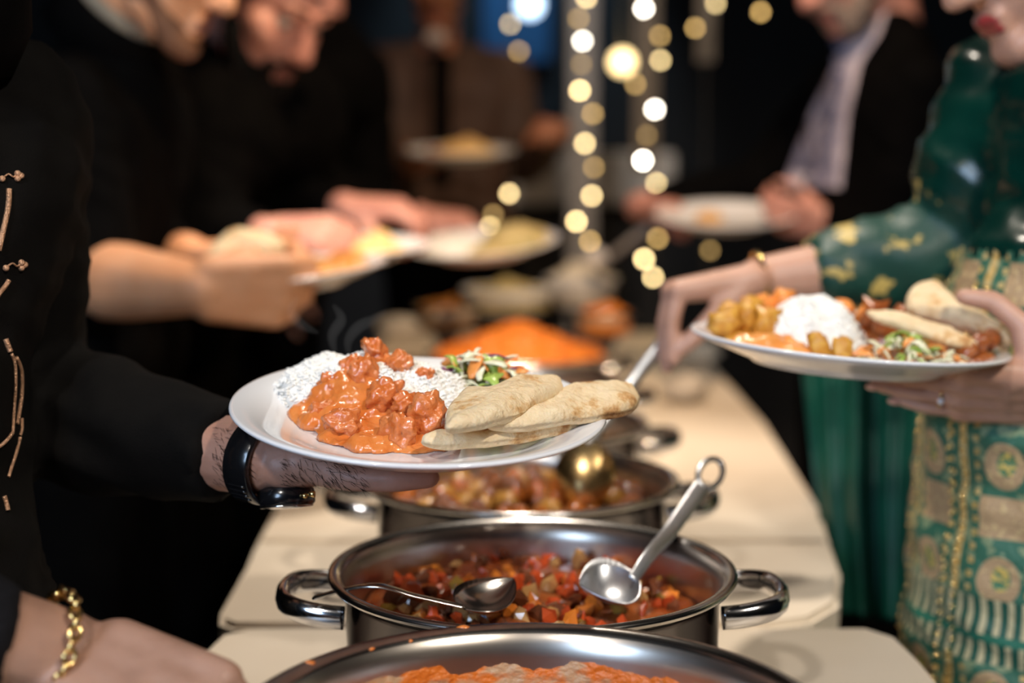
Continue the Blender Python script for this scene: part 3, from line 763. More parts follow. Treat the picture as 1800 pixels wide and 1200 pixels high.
blob_food(MP2, 'brown_curry', 'dark red curry under the folded naan on the woman\'s plate', 'curry', [((0.075, 0.0, 0.012), (0.045, 0.05, 0.016)), ((0.05, 0.04, 0.02), (0.04, 0.03, 0.022)), ((0.1, -0.03, 0.016), (0.022, 0.03, 0.012))], 0.005, 70, M_rogan,
          lump=([(0.04, 0.02, 0.040, 0.012), (0.055, 0.03, 0.042, 0.012), (0.03, 0.035, 0.045, 0.012), (0.105, -0.035, 0.032, 0.010), (0.09, -0.05, 0.026, 0.010), (0.12, -0.02, 0.034, 0.009)], M_rogan, 'meat_piece'))
shreds(MP2, 'salad_portion', 'shredded cabbage and carrot salad between rice and naan on the woman\'s plate', 'salad', (0.036, -0.055), 0.050, 0.034, 0.030, 120, [(M_cab, 5), (M_let, 3), (M_car, 2.2), (M_redc, 0.3)], 9, (0.012, 0.024))
n2 = Vector((0.05, -0.55, 0.83)).normalized()
naan('folded naan standing thick and upright at the back of the woman\'s plate', [(1592, 545), (1592, 520), (1608, 506), (1642, 502), (1658, 520), (1690, 545), (1735, 565), (1768, 588), (1776, 606), (1762, 604), (1715, 585), (1655, 566), (1610, 556)], 0.016, at(1670, 560, 1.27), n2, 5.0, 0.006)
naan('flat naan strip leaning over the salad on the woman\'s plate', [(1523, 548), (1550, 547), (1610, 560), (1665, 577), (1712, 598), (1716, 608), (1690, 611), (1640, 597), (1580, 575), (1540, 562)], 0.008, at(1620, 578, 1.225), n2, 6.0, 0.002)

# plates of the men further along the table
MP3 = plate(492, 474, 1.86, 3.0, -5.5, 'white dinner plate of brown curry held by the man with bare forearms')
blob_food(MP3, 'brown_curry', 'brown orange curry on the plate held by the bare-armed man', 'curry', [((0.03, 0.0, 0.012), (0.085, 0.06, 0.022)), ((0.08, 0.02, 0.02), (0.03, 0.04, 0.018))], 0.007, 45, mat('brown_orange_curry', (0.48, 0.17, 0.03), (0.66, 0.34, 0.10), rough=0.35, scale=30, coat=0.3), 0.005)
naan('thick pale naan lying on the bare-armed man\'s plate by his hand', [(362, 470), (365, 445), (400, 415), (450, 407), (492, 422), (502, 440), (480, 456), (430, 462), (390, 474)], 0.022, at(430, 440, 1.76), Vector((0, -0.75, 0.66)), 7.0, 0.008)
MP4 = plate(596, 428, 2.16, 4.0, 0.0, 'white dinner plate of food held by the bearded man in black')
blob_food(MP4, 'fried_snacks', 'golden fried food on the bearded man\'s plate', 'food', [((0.05, 0.0, 0.012), (0.05, 0.05, 0.02)), ((-0.03, 0.02, 0.012), (0.05, 0.05, 0.024)), ((0.06, 0.02, 0.028), (0.02, 0.02, 0.016))], 0.006, 45, mat('golden_fried', (0.62, 0.36, 0.12), (0.74, 0.50, 0.22), rough=0.5, scale=30), 0.005)
MP5 = plate(848, 424, 2.60, 8.0, -4.0, 'white dinner plate of rice and salad held out over the serving bowls')
rice(MP5, 'white rice on the plate held out over the serving bowls', (-0.06, 0.0), 0.06, 0.07, 0.030, 500, 0.005, seed=4)
blob_food(MP5, 'salad_portion', 'beige salad next to rice on the plate over the serving bowls', 'salad', [((0.06, 0.02, 0.014), (0.06, 0.06, 0.034)), ((0.02, -0.03, 0.01), (0.05, 0.04, 0.014))], 0.008, 45, M_salad, 0.005)
MP6 = plate(808, 262, 3.50, 6.0, 0.0, 'white dinner plate of fried food held by the person in brown')
blob_food(MP6, 'fried_snacks', 'small heap of fried food on the brown jacketed person\'s plate', 'food', [((0.015, 0.0, 0.012), (0.075, 0.05, 0.032)), ((0.02, 0.0, 0.03), (0.03, 0.03, 0.022))], 0.007, 45, mat('golden_fried', (0, 0, 0)), 0.005)
MP7 = plate(1276, 374, 2.80, 9.0, -1.0, 'white dinner plate held in both hands by the man in a tie')
blob_food(MP7, 'curry_portion', 'little food on the plate held by the man in a tie', 'food', [((-0.03, 0.02, 0.01), (0.03, 0.03, 0.014))], 0.004, 45, M_yel, 0.005)

# ------------------------------------------------------------------ string lights
LEDS = {'a': [(1031, -4), (1017, 33), (1024, 72), (1022, 113), (1019, 159), (1042, 200), (1028, 252), (1044, 294), (1040, 344), (1013, 389), (1037, 424)],
        'b': [(1132, 15), (1160, 63), (1161, 106), (1117, 148), (1151, 192), (1137, 238), (1130, 282), (1154, 322), (1112, 371), (1156, 419), (1132, 455), (1148, 487)],
        'c': [(897, 42), (912, 90)], 'd': [(1258, 6), (1222, 49)], 'e': [(1337, 21)],
        'f': [(895, 340), (867, 377), (861, 399)], 'g': [(1238, 345), (1248, 440)]}
BR = {'a': [2, .5, 3, .32, 3, .8, 2.2, .6, 2.2, 3, 1], 'b': [4, .7, 1.5, .7, 4, .3, 5, 1.6, 1.4, .9, 3, 2.2], 'c': [1.1, .6], 'd': [1.2, .8], 'e': [.9], 'f': [1.6, .35, 1.3], 'g': [.12, .35]}
LN = {'a': 'string of warm fairy lights hanging in front of the pale pillar', 'b': 'string of warm fairy lights hanging straight beside the pale pillar',
      'c': 'short string of amber fairy lights near the blue wall panel', 'd': 'short string of amber fairy lights beside the dark suited man',
      'e': 'single amber fairy light hanging closest to the greying beard', 'f': 'low string of warm fairy lights above the plate of rice and salad', 'g': 'low dim amber fairy lights by the plate of the man in a tie'}
M_wire = mat('thin_clear_wire', (0.10, 0.09, 0.07), rough=0.5)
bulb_vf = icos(2, 0.0068)
YL = {'a': 3.9, 'b': 3.85, 'c': 3.9, 'd': 3.8, 'e': 3.7, 'f': 3.45, 'g': 3.6}
for k, pts in LEDS.items():
    Y = YL[k]; P = [at(x, y, Y+0.01*math.sin(i*2.1)) for i, (x, y) in enumerate(pts)]
    top = Vector((P[0].x, P[0].y, 3.2)); path = catmull([top]+P, 6) if True else P
    t = thing('string_light', LN[k], 'string lights', P[-1], 'fairy lights hanging behind the table')
    mk('wire', tube(path, 0.0009, 5), M_wire, t)
    for i, p in enumerate(P):
        s = BR[k][i]; cool = (k == 'b' and i in (0, 4, 6)) or (k == 'a' and i in (2,))
        cname = 'bulb_%.2f_%d' % (s, cool)
        m = mat(cname, (0.8, 0.7, 0.5), rough=0.4, emit=(1.0, 0.92, 0.78) if cool else ((1.0, 0.74, 0.34) if s > 1 else (1.0, 0.62, 0.20)), estr=s*9.0)
        mk('bulb', bulb_vf, m, t, Matrix.Translation(p))
# drape strips behind the second string
M_drape = mat('sheer_drape', (0.20, 0.16, 0.12), (0.26, 0.21, 0.16), rough=0.8, scale=20)
def drape(x0, x1, ytop, ybot, Y, label):
    a, b = at(x0, ytop, Y), at(x1, ytop, Y); zb = at(x0, ybot, Y).z; V, F = [], []
    n = 24
    for i in range(n+1):
        u = i/n; x = a.x+(b.x-a.x)*u
        for z in (zb, 3.19): V.append((x, Y+0.015*math.sin(u*20), z))
    m0 = len(V); V += [(x, y+0.004, z) for x, y, z in V]
    for i in range(n):
        q = i*2; F.append((q, q+2, q+3, q+1)); F.append((m0+q, m0+q+1, m0+q+3, m0+q+2))
    F.append((0, 1, m0+1, m0)); F.append((2*n, m0+2*n, m0+2*n+1, 2*n+1))
    return tag(mk('drape', (V, F), M_drape), label, 'drape')
drape(1118, 1160, 0, 300, 4.3, 'narrow pale drape hanging behind the second string of fairy lights')
drape(1228, 1258, 0, 108, 4.3, 'short narrow pale drape beside the dark suited man')
# lamps in the dark background
def globe(px, py, Y, r, em, st, label):
    p = at(px, py, Y); t = thing('globe_lamp', label, 'lamp', p)
    mk('globe', xf(icos(3, r), Matrix.Translation(p)), mat('lamp_%d' % px, (0.8, 0.7, 0.5), rough=0.3, emit=em, estr=st), t)
    mk('cord', tube([p+Vector((0, 0, r*0.95)), Vector((p.x, p.y, 3.2))], 0.004, 6), M_wire, t)
    ld = bpy.data.lights.new('globe_glow', 'POINT'); ld.energy = 0.8*st/4; ld.color = em; ld.shadow_soft_size = r*1.1
    lo = bpy.data.objects.new('globe_glow', ld); col.objects.link(lo); lo.location = p+Vector((0, -r*1.3-0.02, 0)); attach(lo, t)
globe(1094, 109, 5.4, 0.040, (1.0, 0.72, 0.34), 4.5, 'round warm lamp glowing between the two long strings of lights')
globe(931, 8, 5.6, 0.045, (0.55, 0.76, 1.0), 4.0, 'round bluish white lamp in front of the blue wall panel')

# ------------------------------------------------------------------ steam
def steam_mat():
    m = bpy.data.materials.new('thin_steam'); m.use_nodes = True; nt = m.node_tree; nt.nodes.clear()
    out = nt.nodes.new('ShaderNodeOutputMaterial'); v = nt.nodes.new('ShaderNodeVolumeScatter')
    v.inputs['Density'].default_value = 11.0; v.inputs['Color'].default_value = (0.9, 0.9, 0.9, 1)
    nt.links.new(v.outputs[0], out.inputs['Volume']); return m
M_steam = steam_mat()
st_t = thing('steam_wisp', 'faint wisp of steam rising over the curry plate', 'steam', at(600, 640, 1.12))
for P in ([(590, 625), (584, 590), (600, 560), (585, 535)], [(615, 630), (612, 600), (630, 575), (660, 560), (680, 545)], [(560, 585), (530, 570), (512, 545), (525, 520)]):
    path = catmull([at(x, y, 1.12) for x, y in P], 6); n = len(path)
    mk('wisp', tube(path, [0.0040*(0.35+math.sin(math.pi*i/(n-1))) for i in range(n)], 8, flat=0.5, up=(0.3, 1, 0)), M_steam, st_t)
# ------------------------------------------------------------------ people
def V3(*a): return Vector(a)
def hand(W, d, n, t, curls, thumb, spread=0.06, sc=1.0, rad=1.0):
    """capsules of a hand. W wrist, d finger direction, n palm normal, t towards the thumb.
    curls: per finger three bends towards the palm; thumb: three directions as (d, n, t) weights"""
    d = Vector(d).normalized(); n = Vector(n); n = (n-d*n.dot(d)).normalized(); t0 = Vector(t); t = d.cross(n)
    if t.dot(t0) < 0: t = -t
    S = sc; C = []; tips = []
    offs = (0.031, 0.0105, -0.0105, -0.0300); kd = (0.087, 0.091, 0.086, 0.077); ln = (0.072, 0.080, 0.074, 0.058); rr = (0.0088, 0.0090, 0.0084, 0.0074)
    for i in range(4):
        K = W+d*(kd[i]*S)+t*(offs[i]*S)
        C.append((W+t*(offs[i]*0.62*S)+d*(0.005*S), K, 0.0185*S, 0.0122*S))
        base = (d+t*(spread*(1.5-i))).normalized(); a = 0; p = K
        for j, fr in enumerate((0.46, 0.30, 0.24)):
            a += curls[i][j]; v = (base*math.cos(a)+n*math.sin(a)).normalized(); q = p+v*(ln[i]*fr*S)
            C.append((p, q, rr[i]*(1.06-0.09*j)*S*rad, rr[i]*(0.99-0.10*j)*S*rad)); p = q
        bk = (-base*math.sin(a)+n*math.cos(a)); tips.append((p, v, -bk))
    K0 = W+t*(0.031*S)+d*(0.087*S); K3 = W-t*(0.030*S)+d*(0.077*S)
    C.append((K0, K3, 0.0120*S, 0.0110*S)); C.append((W+t*(0.022*S)+d*(0.045*S), W-t*(0.022*S)+d*(0.042*S), 0.0165*S, 0.0150*S))
    p = W+d*(0.020*S)+t*(0.022*S)+n*(0.004*S)
    for j, (L_, r0, r1) in enumerate(((0.046, 0.0175, 0.0115), (0.034, 0.0112, 0.0100), (0.026, 0.0100, 0.0082))):
        wt = thumb[j]; v = (d*wt[0]+n*wt[1]+t*wt[2]).normalized(); q = p+v*(L_*S); C.append((p, q, r0*S, r1*S)); p = q
    tips.append((p, v, (t+n*(-0.3)).normalized()))
    return C, tips
def head_shapes(c, f, u, s, k=1.0):
    """list of closed shapes for a head; c centre, f face direction, u up, s right side"""
    P = lambda a, b, e: c+(f*a+s*b+u*e)*k
    ax = (s, f, u); E = lambda a, b, e, rs, rf, ru: ellipsoid(P(a, b, e), rs*k, rf*k, ru*k, ax, 18, 12)
    K = lambda p, q, r0, r1: capsule(p, q, r0*k, r1*k)
    sh = [E(-0.012, 0, 0.030, 0.074, 0.094, 0.088), E(0.030, 0, -0.040, 0.058, 0.060, 0.068), E(0.058, 0, -0.020, 0.046, 0.034, 0.052),
          K(P(0.078, 0.010, -0.098), P(0.078, -0.010, -0.098), 0.020, 0.020), K(P(0.02, 0.048, -0.070), P(0.07, 0.016, -0.098), 0.020, 0.018), K(P(0.02, -0.048, -0.070), P(0.07, -0.016, -0.098), 0.020, 0.018),
          K(P(0.088, 0, 0.016), P(0.112, 0, -0.026), 0.0095, 0.0135), K(P(0.100, 0.011, -0.032), P(0.100, -0.011, -0.032), 0.0090, 0.0090),
          K(P(0.078, 0.036, 0.030), P(0.086, 0.006, 0.027), 0.014, 0.012), K(P(0.078, -0.036, 0.030), P(0.086, -0.006, 0.027), 0.014, 0.012),
          K(P(0.060, 0.040, -0.022), P(0.050, 0.046, -0.012), 0.024, 0.024), K(P(0.060, -0.040, -0.022), P(0.050, -0.046, -0.012), 0.024, 0.024),
          K(P(0.089, 0.016, -0.060), P(0.089, -0.016, -0.060), 0.0085, 0.0085), K(P(0.087, 0.013, -0.072), P(0.087, -0.013, -0.072), 0.0085, 0.0085),
          E(-0.012, 0.076, -0.008, 0.010, 0.019, 0.032), E(-0.012, -0.076, -0.008, 0.010, 0.019, 0.032)]
    return sh, P, E, K
def person(label, root, head, face, up, neck, shL, shR, elL, elR, wrL, wrR, hands, pelvis, hipdir, skin, top, trouser,
           sleeve=(0.975, 0.975), hair='short', hairmat=None, beard=None, feet=None, girth=1.0, hv=0.0035, armr=1.0, tv=0.010, wrinkle=0.006,
           slr=1.0, cuffs=None, top_name='shirt', hk=1.0, skirt=None, split=None, wseed=0.0, sleeveless_cut=None):
    t = thing('person', label, 'person', root, 'guests at the buffet')
    f = Vector(face).normalized(); u = Vector(up); u = (u-f*u.dot(f)).normalized(); s = f.cross(u)
    head, neck, pelvis = Vector(head), Vector(neck), Vector(pelvis)
    shL, shR, elL, elR, wrL, wrR = map(Vector, (shL, shR, elL, elR, wrL, wrR))
    hd = Vector(hipdir).normalized()                               # from pelvis centre towards the left hip
    sh, P, E, K = head_shapes(head, f, u, s, hk)
    nk = [capsule(head+(f*-0.018-u*0.055)*hk, neck, 0.052*hk, 0.056), capsule(neck, neck.lerp(pelvis, 0.18), 0.058, 0.08)]
    hipL, hipR = pelvis+hd*0.09, pelvis-hd*0.09
    g = girth
    mid = neck.lerp(pelvis, 0.55)
    inL, inR = shL.lerp(neck, 0.30)+V3(0, 0, -0.075), shR.lerp(neck, 0.30)+V3(0, 0, -0.075)
    torso = [(inL, mid+hd*0.065, 0.095*g, 0.100*g), (inR, mid-hd*0.065, 0.095*g, 0.100*g), (mid+hd*0.065, hipL, 0.100*g, 0.105*g), (mid-hd*0.065, hipR, 0.100*g, 0.105*g),
             (inL, inR, 0.09*g, 0.09*g), (neck+V3(0, 0, -0.035), shL, 0.052, 0.058), (neck+V3(0, 0, -0.035), shR, 0.052, 0.058), (neck.lerp(pelvis, .2), pelvis, 0.10*g, 0.11*g)]
    fl, fr = feet if feet else ((hipL.x, hipL.y), (hipR.x, hipR.y))
    legs = []
    for h, q in ((hipL, fl), (hipR, fr)):
        a_ = Vector((q[0], q[1], 0.085)); kn = h.lerp(a_, 0.5)
        legs += [(h, kn, 0.088, 0.060), (kn, a_, 0.058, 0.042)]
    arms = {'L': [(shL, elL, 0.050*armr, 0.042*armr), (elL, elL.lerp(wrL, 0.35), 0.043*armr, 0.043*armr), (elL.lerp(wrL, 0.35), wrL, 0.043*armr, 0.0275*armr)],
            'R': [(shR, elR, 0.050*armr, 0.042*armr), (elR, elR.lerp(wrR, 0.35), 0.043*armr, 0.043*armr), (elR.lerp(wrR, 0.35), wrR, 0.043*armr, 0.0275*armr)]}
    coarse = [capsule(*(a, b, r0*0.86, r1*0.86)) for a, b, r0, r1 in torso+legs]
    pieces = [fuse(coarse, 0.016, 2), fuse(sh+nk, 0.0045, 4)]
    tips_all = {}
    for k_ in 'LR':
        hc, tips = hand(*hands[k_])
        tips_all[k_] = tips; tips_all[k_+'c'] = hc
        pieces.append(fuse([capsule(*c, n=14) for c in arms[k_]+hc], hv, 4))
    out_h = tips_all
    body = cat_vf([(p[0], p[1]) for p in pieces])
    bo = mk('body', body, skin, t)
    # clothes
    parts = [capsule(*c) for c in torso]
    for k_, fr_ in zip('LR', sleeve):
        (a0, b0, r0, r1), (_, _, r2, _), (_, w0, _, r3) = arms[k_]
        ex = 0.014*slr
        if fr_ <= 0.5:
            parts += [capsule(a0, a0.lerp(b0, fr_), r0+ex+0.004, r0+ex+0.004), tube([a0, a0.lerp(b0, fr_), a0.lerp(b0, fr_*2)], [r0+ex+0.004, (r0+r1)/2+ex+0.005, r1+ex+0.006], 20)]
        else:
            parts.append(capsule(a0, b0, r0+ex, r1+ex)); e = (fr_-0.5)*2
            rw_ = r3+(r2-r3)*min(1, (1-e)/0.65)*0.9+ex*0.55
            parts.append(tube([b0, b0.lerp(w0, e*0.35), b0.lerp(w0, e*0.97), b0.lerp(w0, e)], [r2+ex, r2+ex, rw_, rw_], 20))
    if skirt:
        parts += [capsule(*c) for c in skirt]
    co, F, no = fuse(parts, tv, 3)
    if wrinkle:
        for i in range(len(co)):
            x, y, z = co[i]
            w1 = mnoise.noise(Vector((x*9+wseed, y*9, z*26+x*14))); w2 = mnoise.noise(Vector((x*22, y*22+wseed, z*40)))
            co[i] += no[i]*(wrinkle*(-abs(w1)*1.5+0.5)+wrinkle*0.35*w2)
    if sleeveless_cut: co, F = sleeveless_cut(co, F)
    out = {'root': t, 'body': body, 'tips': tips_all, 'cloth': (co, F), 'P': P, 's': s, 'f': f, 'u': u}
    if split:
        out['split'] = split(co, F, t)
    else:
        mk(top_name, (co, F), top, t)
    tro = fuse([capsule(a, b, r0+0.012, r1+0.022) for a, b, r0, r1 in legs]+[capsule(hipL, hipR, 0.115*g, 0.115*g)], 0.014, 3)
    mk('trousers', (tro[0], tro[1]), trouser, t)
    fdir = Vector((f.x, f.y, 0)).normalized()
    for q in (fl, fr):
        a_ = Vector((q[0], q[1], 0.040)); so = fuse([capsule(a_-fdir*0.04, a_+fdir*0.05, 0.038, 0.040), capsule(a_+fdir*0.05+V3(0, 0, -0.008), a_+fdir*0.14+V3(0, 0, -0.012), 0.038, 0.026), capsule(a_, a_+V3(0, 0, 0.05), 0.036, 0.04)], 0.009, 2)
        so[0][:, 2] = np.maximum(so[0][:, 2], 0.001); mk('shoe', (so[0], so[1]), M_black, t)
    # face details
    for sg in (1, -1):
        ey = mk('eye', ellipsoid(P(0.072, sg*0.031, 0.009), 0.0125*hk, 0.0125*hk, 0.0125*hk, (s, f, u)), M_eye, t)
        mk('iris', ellipsoid(P(0.0815, sg*0.031, 0.007), 0.0055*hk, 0.0035*hk, 0.0055*hk, (s, f, u)), M_hair, ey)
        mk('eyebrow', tube(catmull([P(0.092, sg*0.012, 0.032), P(0.093, sg*0.028, 0.038), P(0.078, sg*0.048, 0.034)], 5), 0.0040*hk, 6, flat=0.7), hairmat or M_hair, t)
    lip = fuse([K(P(0.0915, 0.015, -0.0615), P(0.0955, 0.0, -0.060), 0.0062, 0.0068), K(P(0.0915, -0.015, -0.0615), P(0.0955, 0.0, -0.060), 0.0062, 0.0068), K(P(0.090, 0.013, -0.071), P(0.090, -0.013, -0.071), 0.0068, 0.0068)], 0.0025, 2)
    mk('lips', (lip[0], lip[1]), out.get('lipmat') or M_lips, t)
    hm = hairmat or M_hair
    if hair == 'short':
        hs = [E(-0.022, 0, 0.042, 0.080, 0.094, 0.088), K(P(-0.06, 0, -0.04), P(-0.07, 0, 0.02), 0.050, 0.060), K(P(0.015, 0.070, 0.02), P(-0.03, 0.070, -0.02), 0.012, 0.018), K(P(0.015, -0.070, 0.02), P(-0.03, -0.070, -0.02), 0.012, 0.018), K(P(0.055, 0.03, 0.095), P(0.055, -0.03, 0.095), 0.026, 0.026)]
    elif hair == 'long':
        hs = [E(-0.024, 0, 0.038, 0.083, 0.096, 0.092), K(P(-0.05, 0, 0.0), P(-0.075, 0, -0.16), 0.070, 0.055), K(P(0.02, 0.068, 0.03), P(-0.04, 0.07, -0.12), 0.020, 0.030), K(P(0.02, -0.068, 0.03), P(-0.04, -0.07, -0.12), 0.020, 0.030)]
    elif hair == 'bob':
        hs = [E(-0.020, 0, 0.034, 0.084, 0.098, 0.094), K(P(-0.05, 0, 0.0), P(-0.055, 0, -0.075), 0.072, 0.060), K(P(0.01, 0.062, 0.02), P(-0.02, 0.058, -0.085), 0.026, 0.032), K(P(0.01, -0.062, 0.02), P(-0.02, -0.058, -0.085), 0.026, 0.032)]
    hr = fuse(hs, 0.007, 2); hV, hF = displaced(hr, 0.004, 60, 2.0); mk('hair', (hV, hF), hm, t)
    if beard:
        bs = [K(P(0.012, 0.056, -0.040), P(0.050, 0.038, -0.090), 0.018, 0.026), K(P(0.012, -0.056, -0.040), P(0.050, -0.038, -0.090), 0.018, 0.026), K(P(0.062, 0.020, -0.100), P(0.062, -0.020, -0.100), 0.032, 0.032),
              K(P(0.092, 0.024, -0.056), P(0.096, 0.004, -0.048), 0.0070, 0.0080), K(P(0.092, -0.024, -0.056), P(0.096, -0.004, -0.048), 0.0070, 0.0080), K(P(0.082, 0.028, -0.058), P(0.078, 0.026, -0.095), 0.010, 0.014), K(P(0.082, -0.028, -0.058), P(0.078, -0.026, -0.095), 0.010, 0.014)]
        if beard[1]: bs += [K(P(0.065, 0, -0.10), P(0.075, 0, -0.10-beard[1]), 0.040, 0.022), K(P(0.04, 0.03, -0.09), P(0.06, 0.01, -0.08-beard[1]), 0.036, 0.026), K(P(0.04, -0.03, -0.09), P(0.06, -0.01, -0.08-beard[1]), 0.036, 0.026)]
        br = fuse(bs, 0.005, 2); bV, bF = displaced(br, 0.005, 80, 4.0); mk('beard', (bV, bF), beard[0], t)
    return out
M_eye = mat('eye_white', (0.6, 0.55, 0.5), rough=0.15)
M_lips = mat('lips', (0.42, 0.12, 0.10), rough=0.35)
M_lipw = mat('lipstick', (0.36, 0.045, 0.045), rough=0.3)
UP = V3(0, 0, 1)
RELAX = ((0.25, 0.3, 0.2), (0.25, 0.35, 0.2), (0.3, 0.35, 0.2), (0.35, 0.35, 0.2)); FLAT = ((0.12, 0.15, 0.1),)*4
FIST = ((0.9, 1.2, 0.8), (0.95, 1.2, 0.8), (0.95, 1.25, 0.8), (1.0, 1.25, 0.8)); GRIP = ((0.55, 0.8, 0.5), (0.6, 0.8, 0.5), (0.6, 0.85, 0.5), (0.65, 0.85, 0.5))
TH_OPEN = ((0.7, 0.25, 0.8), (0.85, 0.2, 0.45), (0.95, 0.15, 0.2)); TH_IN = ((0.75, 0.55, 0.55), (0.85, 0.6, 0.05), (0.8, 0.6, -0.25))
TH_OVER = ((0.65, 0.75, 0.45), (0.8, 0.65, 0.1), (0.9, 0.4, -0.1))

# --- man holding the curry plate: black coat with copper embroidery
wr1 = at(452, 806, 1.055)
p1 = person('person in a black coat with copper trim holding the plate of curry and naan', (-0.50, 0.99, 0), head=(-0.43, 1.09, 1.485), face=(0.82, 0.10, -0.45), up=(0, 0, 1), neck=(-0.48, 1.03, 1.295),
       shL=(-0.405, 1.15, 1.225), shR=(-0.575, 0.90, 1.225), elL=at(28, 715, 1.20), elR=(-0.665, 0.90, 0.985), wrL=wr1, wrR=(-0.625, 0.96, 0.78),
       hands={'L': (wr1+V3(0.012, 0.004, -0.001), (0.96, 0.24, 0.02), (0.02, -0.10, 1), (0, -1, 0.1), ((0.10, 0.12, 0.1),)*4, ((0.7, -0.1, 0.75), (0.9, 0.0, 0.4), (0.98, 0.05, 0.2)), 0.10, 0.98),
              'R': (Vector((-0.625, 0.962, 0.765)), (0.02, 0, -1), (1, 0.2, 0), (0.2, -1, 0), RELAX, TH_OPEN)},
       pelvis=(-0.52, 0.98, 0.86), hipdir=(0.54, 0.84, 0), skin=M_skin1, top=M_coat, trouser=M_black, sleeve=(0.945, 0.97), hair='bob', beard=(M_hair, 0.09), hv=0.0024, armr=1.0, tv=0.0075, wrinkle=0.007, top_name='coat', slr=1.15,
       skirt=[(V3(-0.52, 0.98, 0.86), V3(-0.53, 0.98, 0.55), 0.165, 0.18), (V3(-0.475, 1.03, 0.86), V3(-0.48, 1.04, 0.55), 0.13, 0.15)])
mk('scarf', lathe([(0.055, -0.04), (0.092, -0.035), (0.100, 0.0), (0.092, 0.04), (0.075, 0.055), (0.055, 0.05), (0.055, -0.04)], 40), M_black, p1['root'], TRS((-0.452, 1.055, 1.305), (0.1, 0.25, 0)))
bv = bvh_of(p1['cloth']); bvb = bvh_of(p1['body'])
M_copper = mat('copper_embroidery', (0.62, 0.34, 0.20), (0.75, 0.45, 0.28), rough=0.35, metal=0.6, scale=200, bump=0.6, bscale=500)
def stitched(pts, r, nm='embroidered_trim'):
    P = []
    for x, y in pts:
        p, n = hit(bv, x, y)
        if p is not None: P.append(p+n*0.0012)
    if len(P) > 2: mk(nm, tube(catmull(P, 4), r, 8), M_copper, p1['root'])
stitched([(15, 332), (14, 360), (9, 385), (3, 412), (-4, 440)], 0.0021)
stitched([(14, 492), (8, 502), (0, 512), (-8, 522)], 0.0018)
stitched([(8, 596), (12, 608), (16, 618)], 0.0021)
stitched([(18, 622), (24, 640), (25, 680), (22, 720), (20, 760)], 0.0012)
stitched([(26, 628), (35, 650), (36, 690), (32, 720), (28, 745)], 0.0015)
stitched([(36, 735), (36, 755), (33, 765)], 0.0012)
stitched([(20, 760), (10, 772), (0, 781), (-8, 786)], 0.0014)
stitched([(33, 768), (26, 795), (18, 820), (13, 838)], 0.0013)
stitched([(5, 872), (9, 885), (12, 898)], 0.0018)
for cx, cy in ((28, 310), (34, 466)):
    pts = [(cx-24, cy+2), (cx-14, cy-4), (cx-6, cy+1), (cx, cy-3)]
    stitched(pts, 0.0007)
    for dx, dy in ((2, -5), (8, -1), (2, 4), (-25, 4)):
        p, n = hit(bv, cx+dx, cy+dy)
        if p is not None: mk('frog_knot', xf(ellipsoid((0, 0, 0), 0.0026, 0.0022, 0.0024, n=8, m=6), Matrix.Translation(p+n*0.001)), M_copper, p1['root'])
# hairs on the wrist and the back of the hand
rnd = random.Random(2); hp = []
def arm_hairs(poly, n, lo, hi):
    for i in range(n):
        a_, b_ = rnd.random(), rnd.random()
        x = poly[0]+(poly[2]-poly[0])*a_; y = poly[1]+(poly[3]-poly[1])*b_
        p, nn = hit(bvb, x, y)
        if p is None or p.y > 1.2: continue
        L_ = rnd.uniform(lo, hi); g = Vector((rnd.uniform(0.2, 1.0), 0, rnd.uniform(-1.0, -0.1))); g = (g-nn*g.dot(nn)).normalized()
        P = [p, p+g*(L_*0.5)+nn*0.0007, p+g*L_+Vector((rnd.uniform(-1, 1), 0, rnd.uniform(-1, 1)))*0.0012+nn*0.0007]
        hp.append(tube(P, [0.00016, 0.00014, 0.00006], 3, cap=False))
arm_hairs((372, 750, 440, 852), 150, 0.004, 0.009); arm_hairs((490, 800, 640, 862), 170, 0.004, 0.010)
if hp: tag(mk('arm_hair', cat_vf(hp), M_hair, p1['root']), kind='stuff')
# wristwatch, worn with its face below
ad = (wr1-at(28, 715, 1.20)).normalized()
wc = at(466, 812, 1.055)-ad*0.002
MW = frame(wc, (0, -1, 0.1), ad)                       # z along the arm, x towards the camera
wt = thing('wristwatch', 'black wristwatch with gold pushers on the wrist under the curry plate', 'watch', wc)
M_blk = mat('black_leather_gloss', (0.006, 0.006, 0.007), rough=0.22, coat=0.4, scale=40)
def band(r0, r1, h, ex=0.0):
    prof = [(r0, -h), (r1-0.001, -h), (r1, -h+0.001), (r1, h-0.001), (r1-0.001, h), (r0, h), (r0, -h)]
    return lathe(prof, 48)
V, F = band(0.0285, 0.0325, 0.0118); mk('strap', (V, F), M_blk, wt, MW)
for i in range(4):
    V, F = lathe([(0.0333, -0.0015), (0.0346, 0), (0.0333, 0.0015)], 48)
    a0 = -math.pi/2
    mk('strap_ridge', tube([Vector((0.0327*math.cos(q), 0.0327*math.sin(q), -0.009)).lerp(Vector((0.0327*math.cos(q), 0.0327*math.sin(q), 0.009)), 0.5)+Vector((0, 0, z)) for z, q in [(-0.009+0.0036*j, 0.55+i*0.14) for j in range(6)]], 0.0009, 6), M_blk, wt, MW)
wcx = at(503, 876, 1.050)
MC = frame(wcx, (1, 0, 0.06), (0.06, -0.25, -1))
mk('case', lathe([(0, -0.009), (0.019, -0.009), (0.0215, -0.007), (0.0218, 0.003), (0.0195, 0.006), (0.018, 0.0062), (0, 0.0058)], 40), M_blk, wt, MC)
mk('crystal', lathe([(0, 0.0059), (0.0178, 0.0061), (0.0178, 0.0066), (0.010, 0.0076), (0, 0.0079)], 40), M_steel_h, wt, MC)
mk('bezel', tube([(0.0192*math.cos(q*0.1745), 0.0192*math.sin(q*0.1745), 0.0058) for q in range(36)], 0.0010, 6, True), M_steel_h, wt, MC)
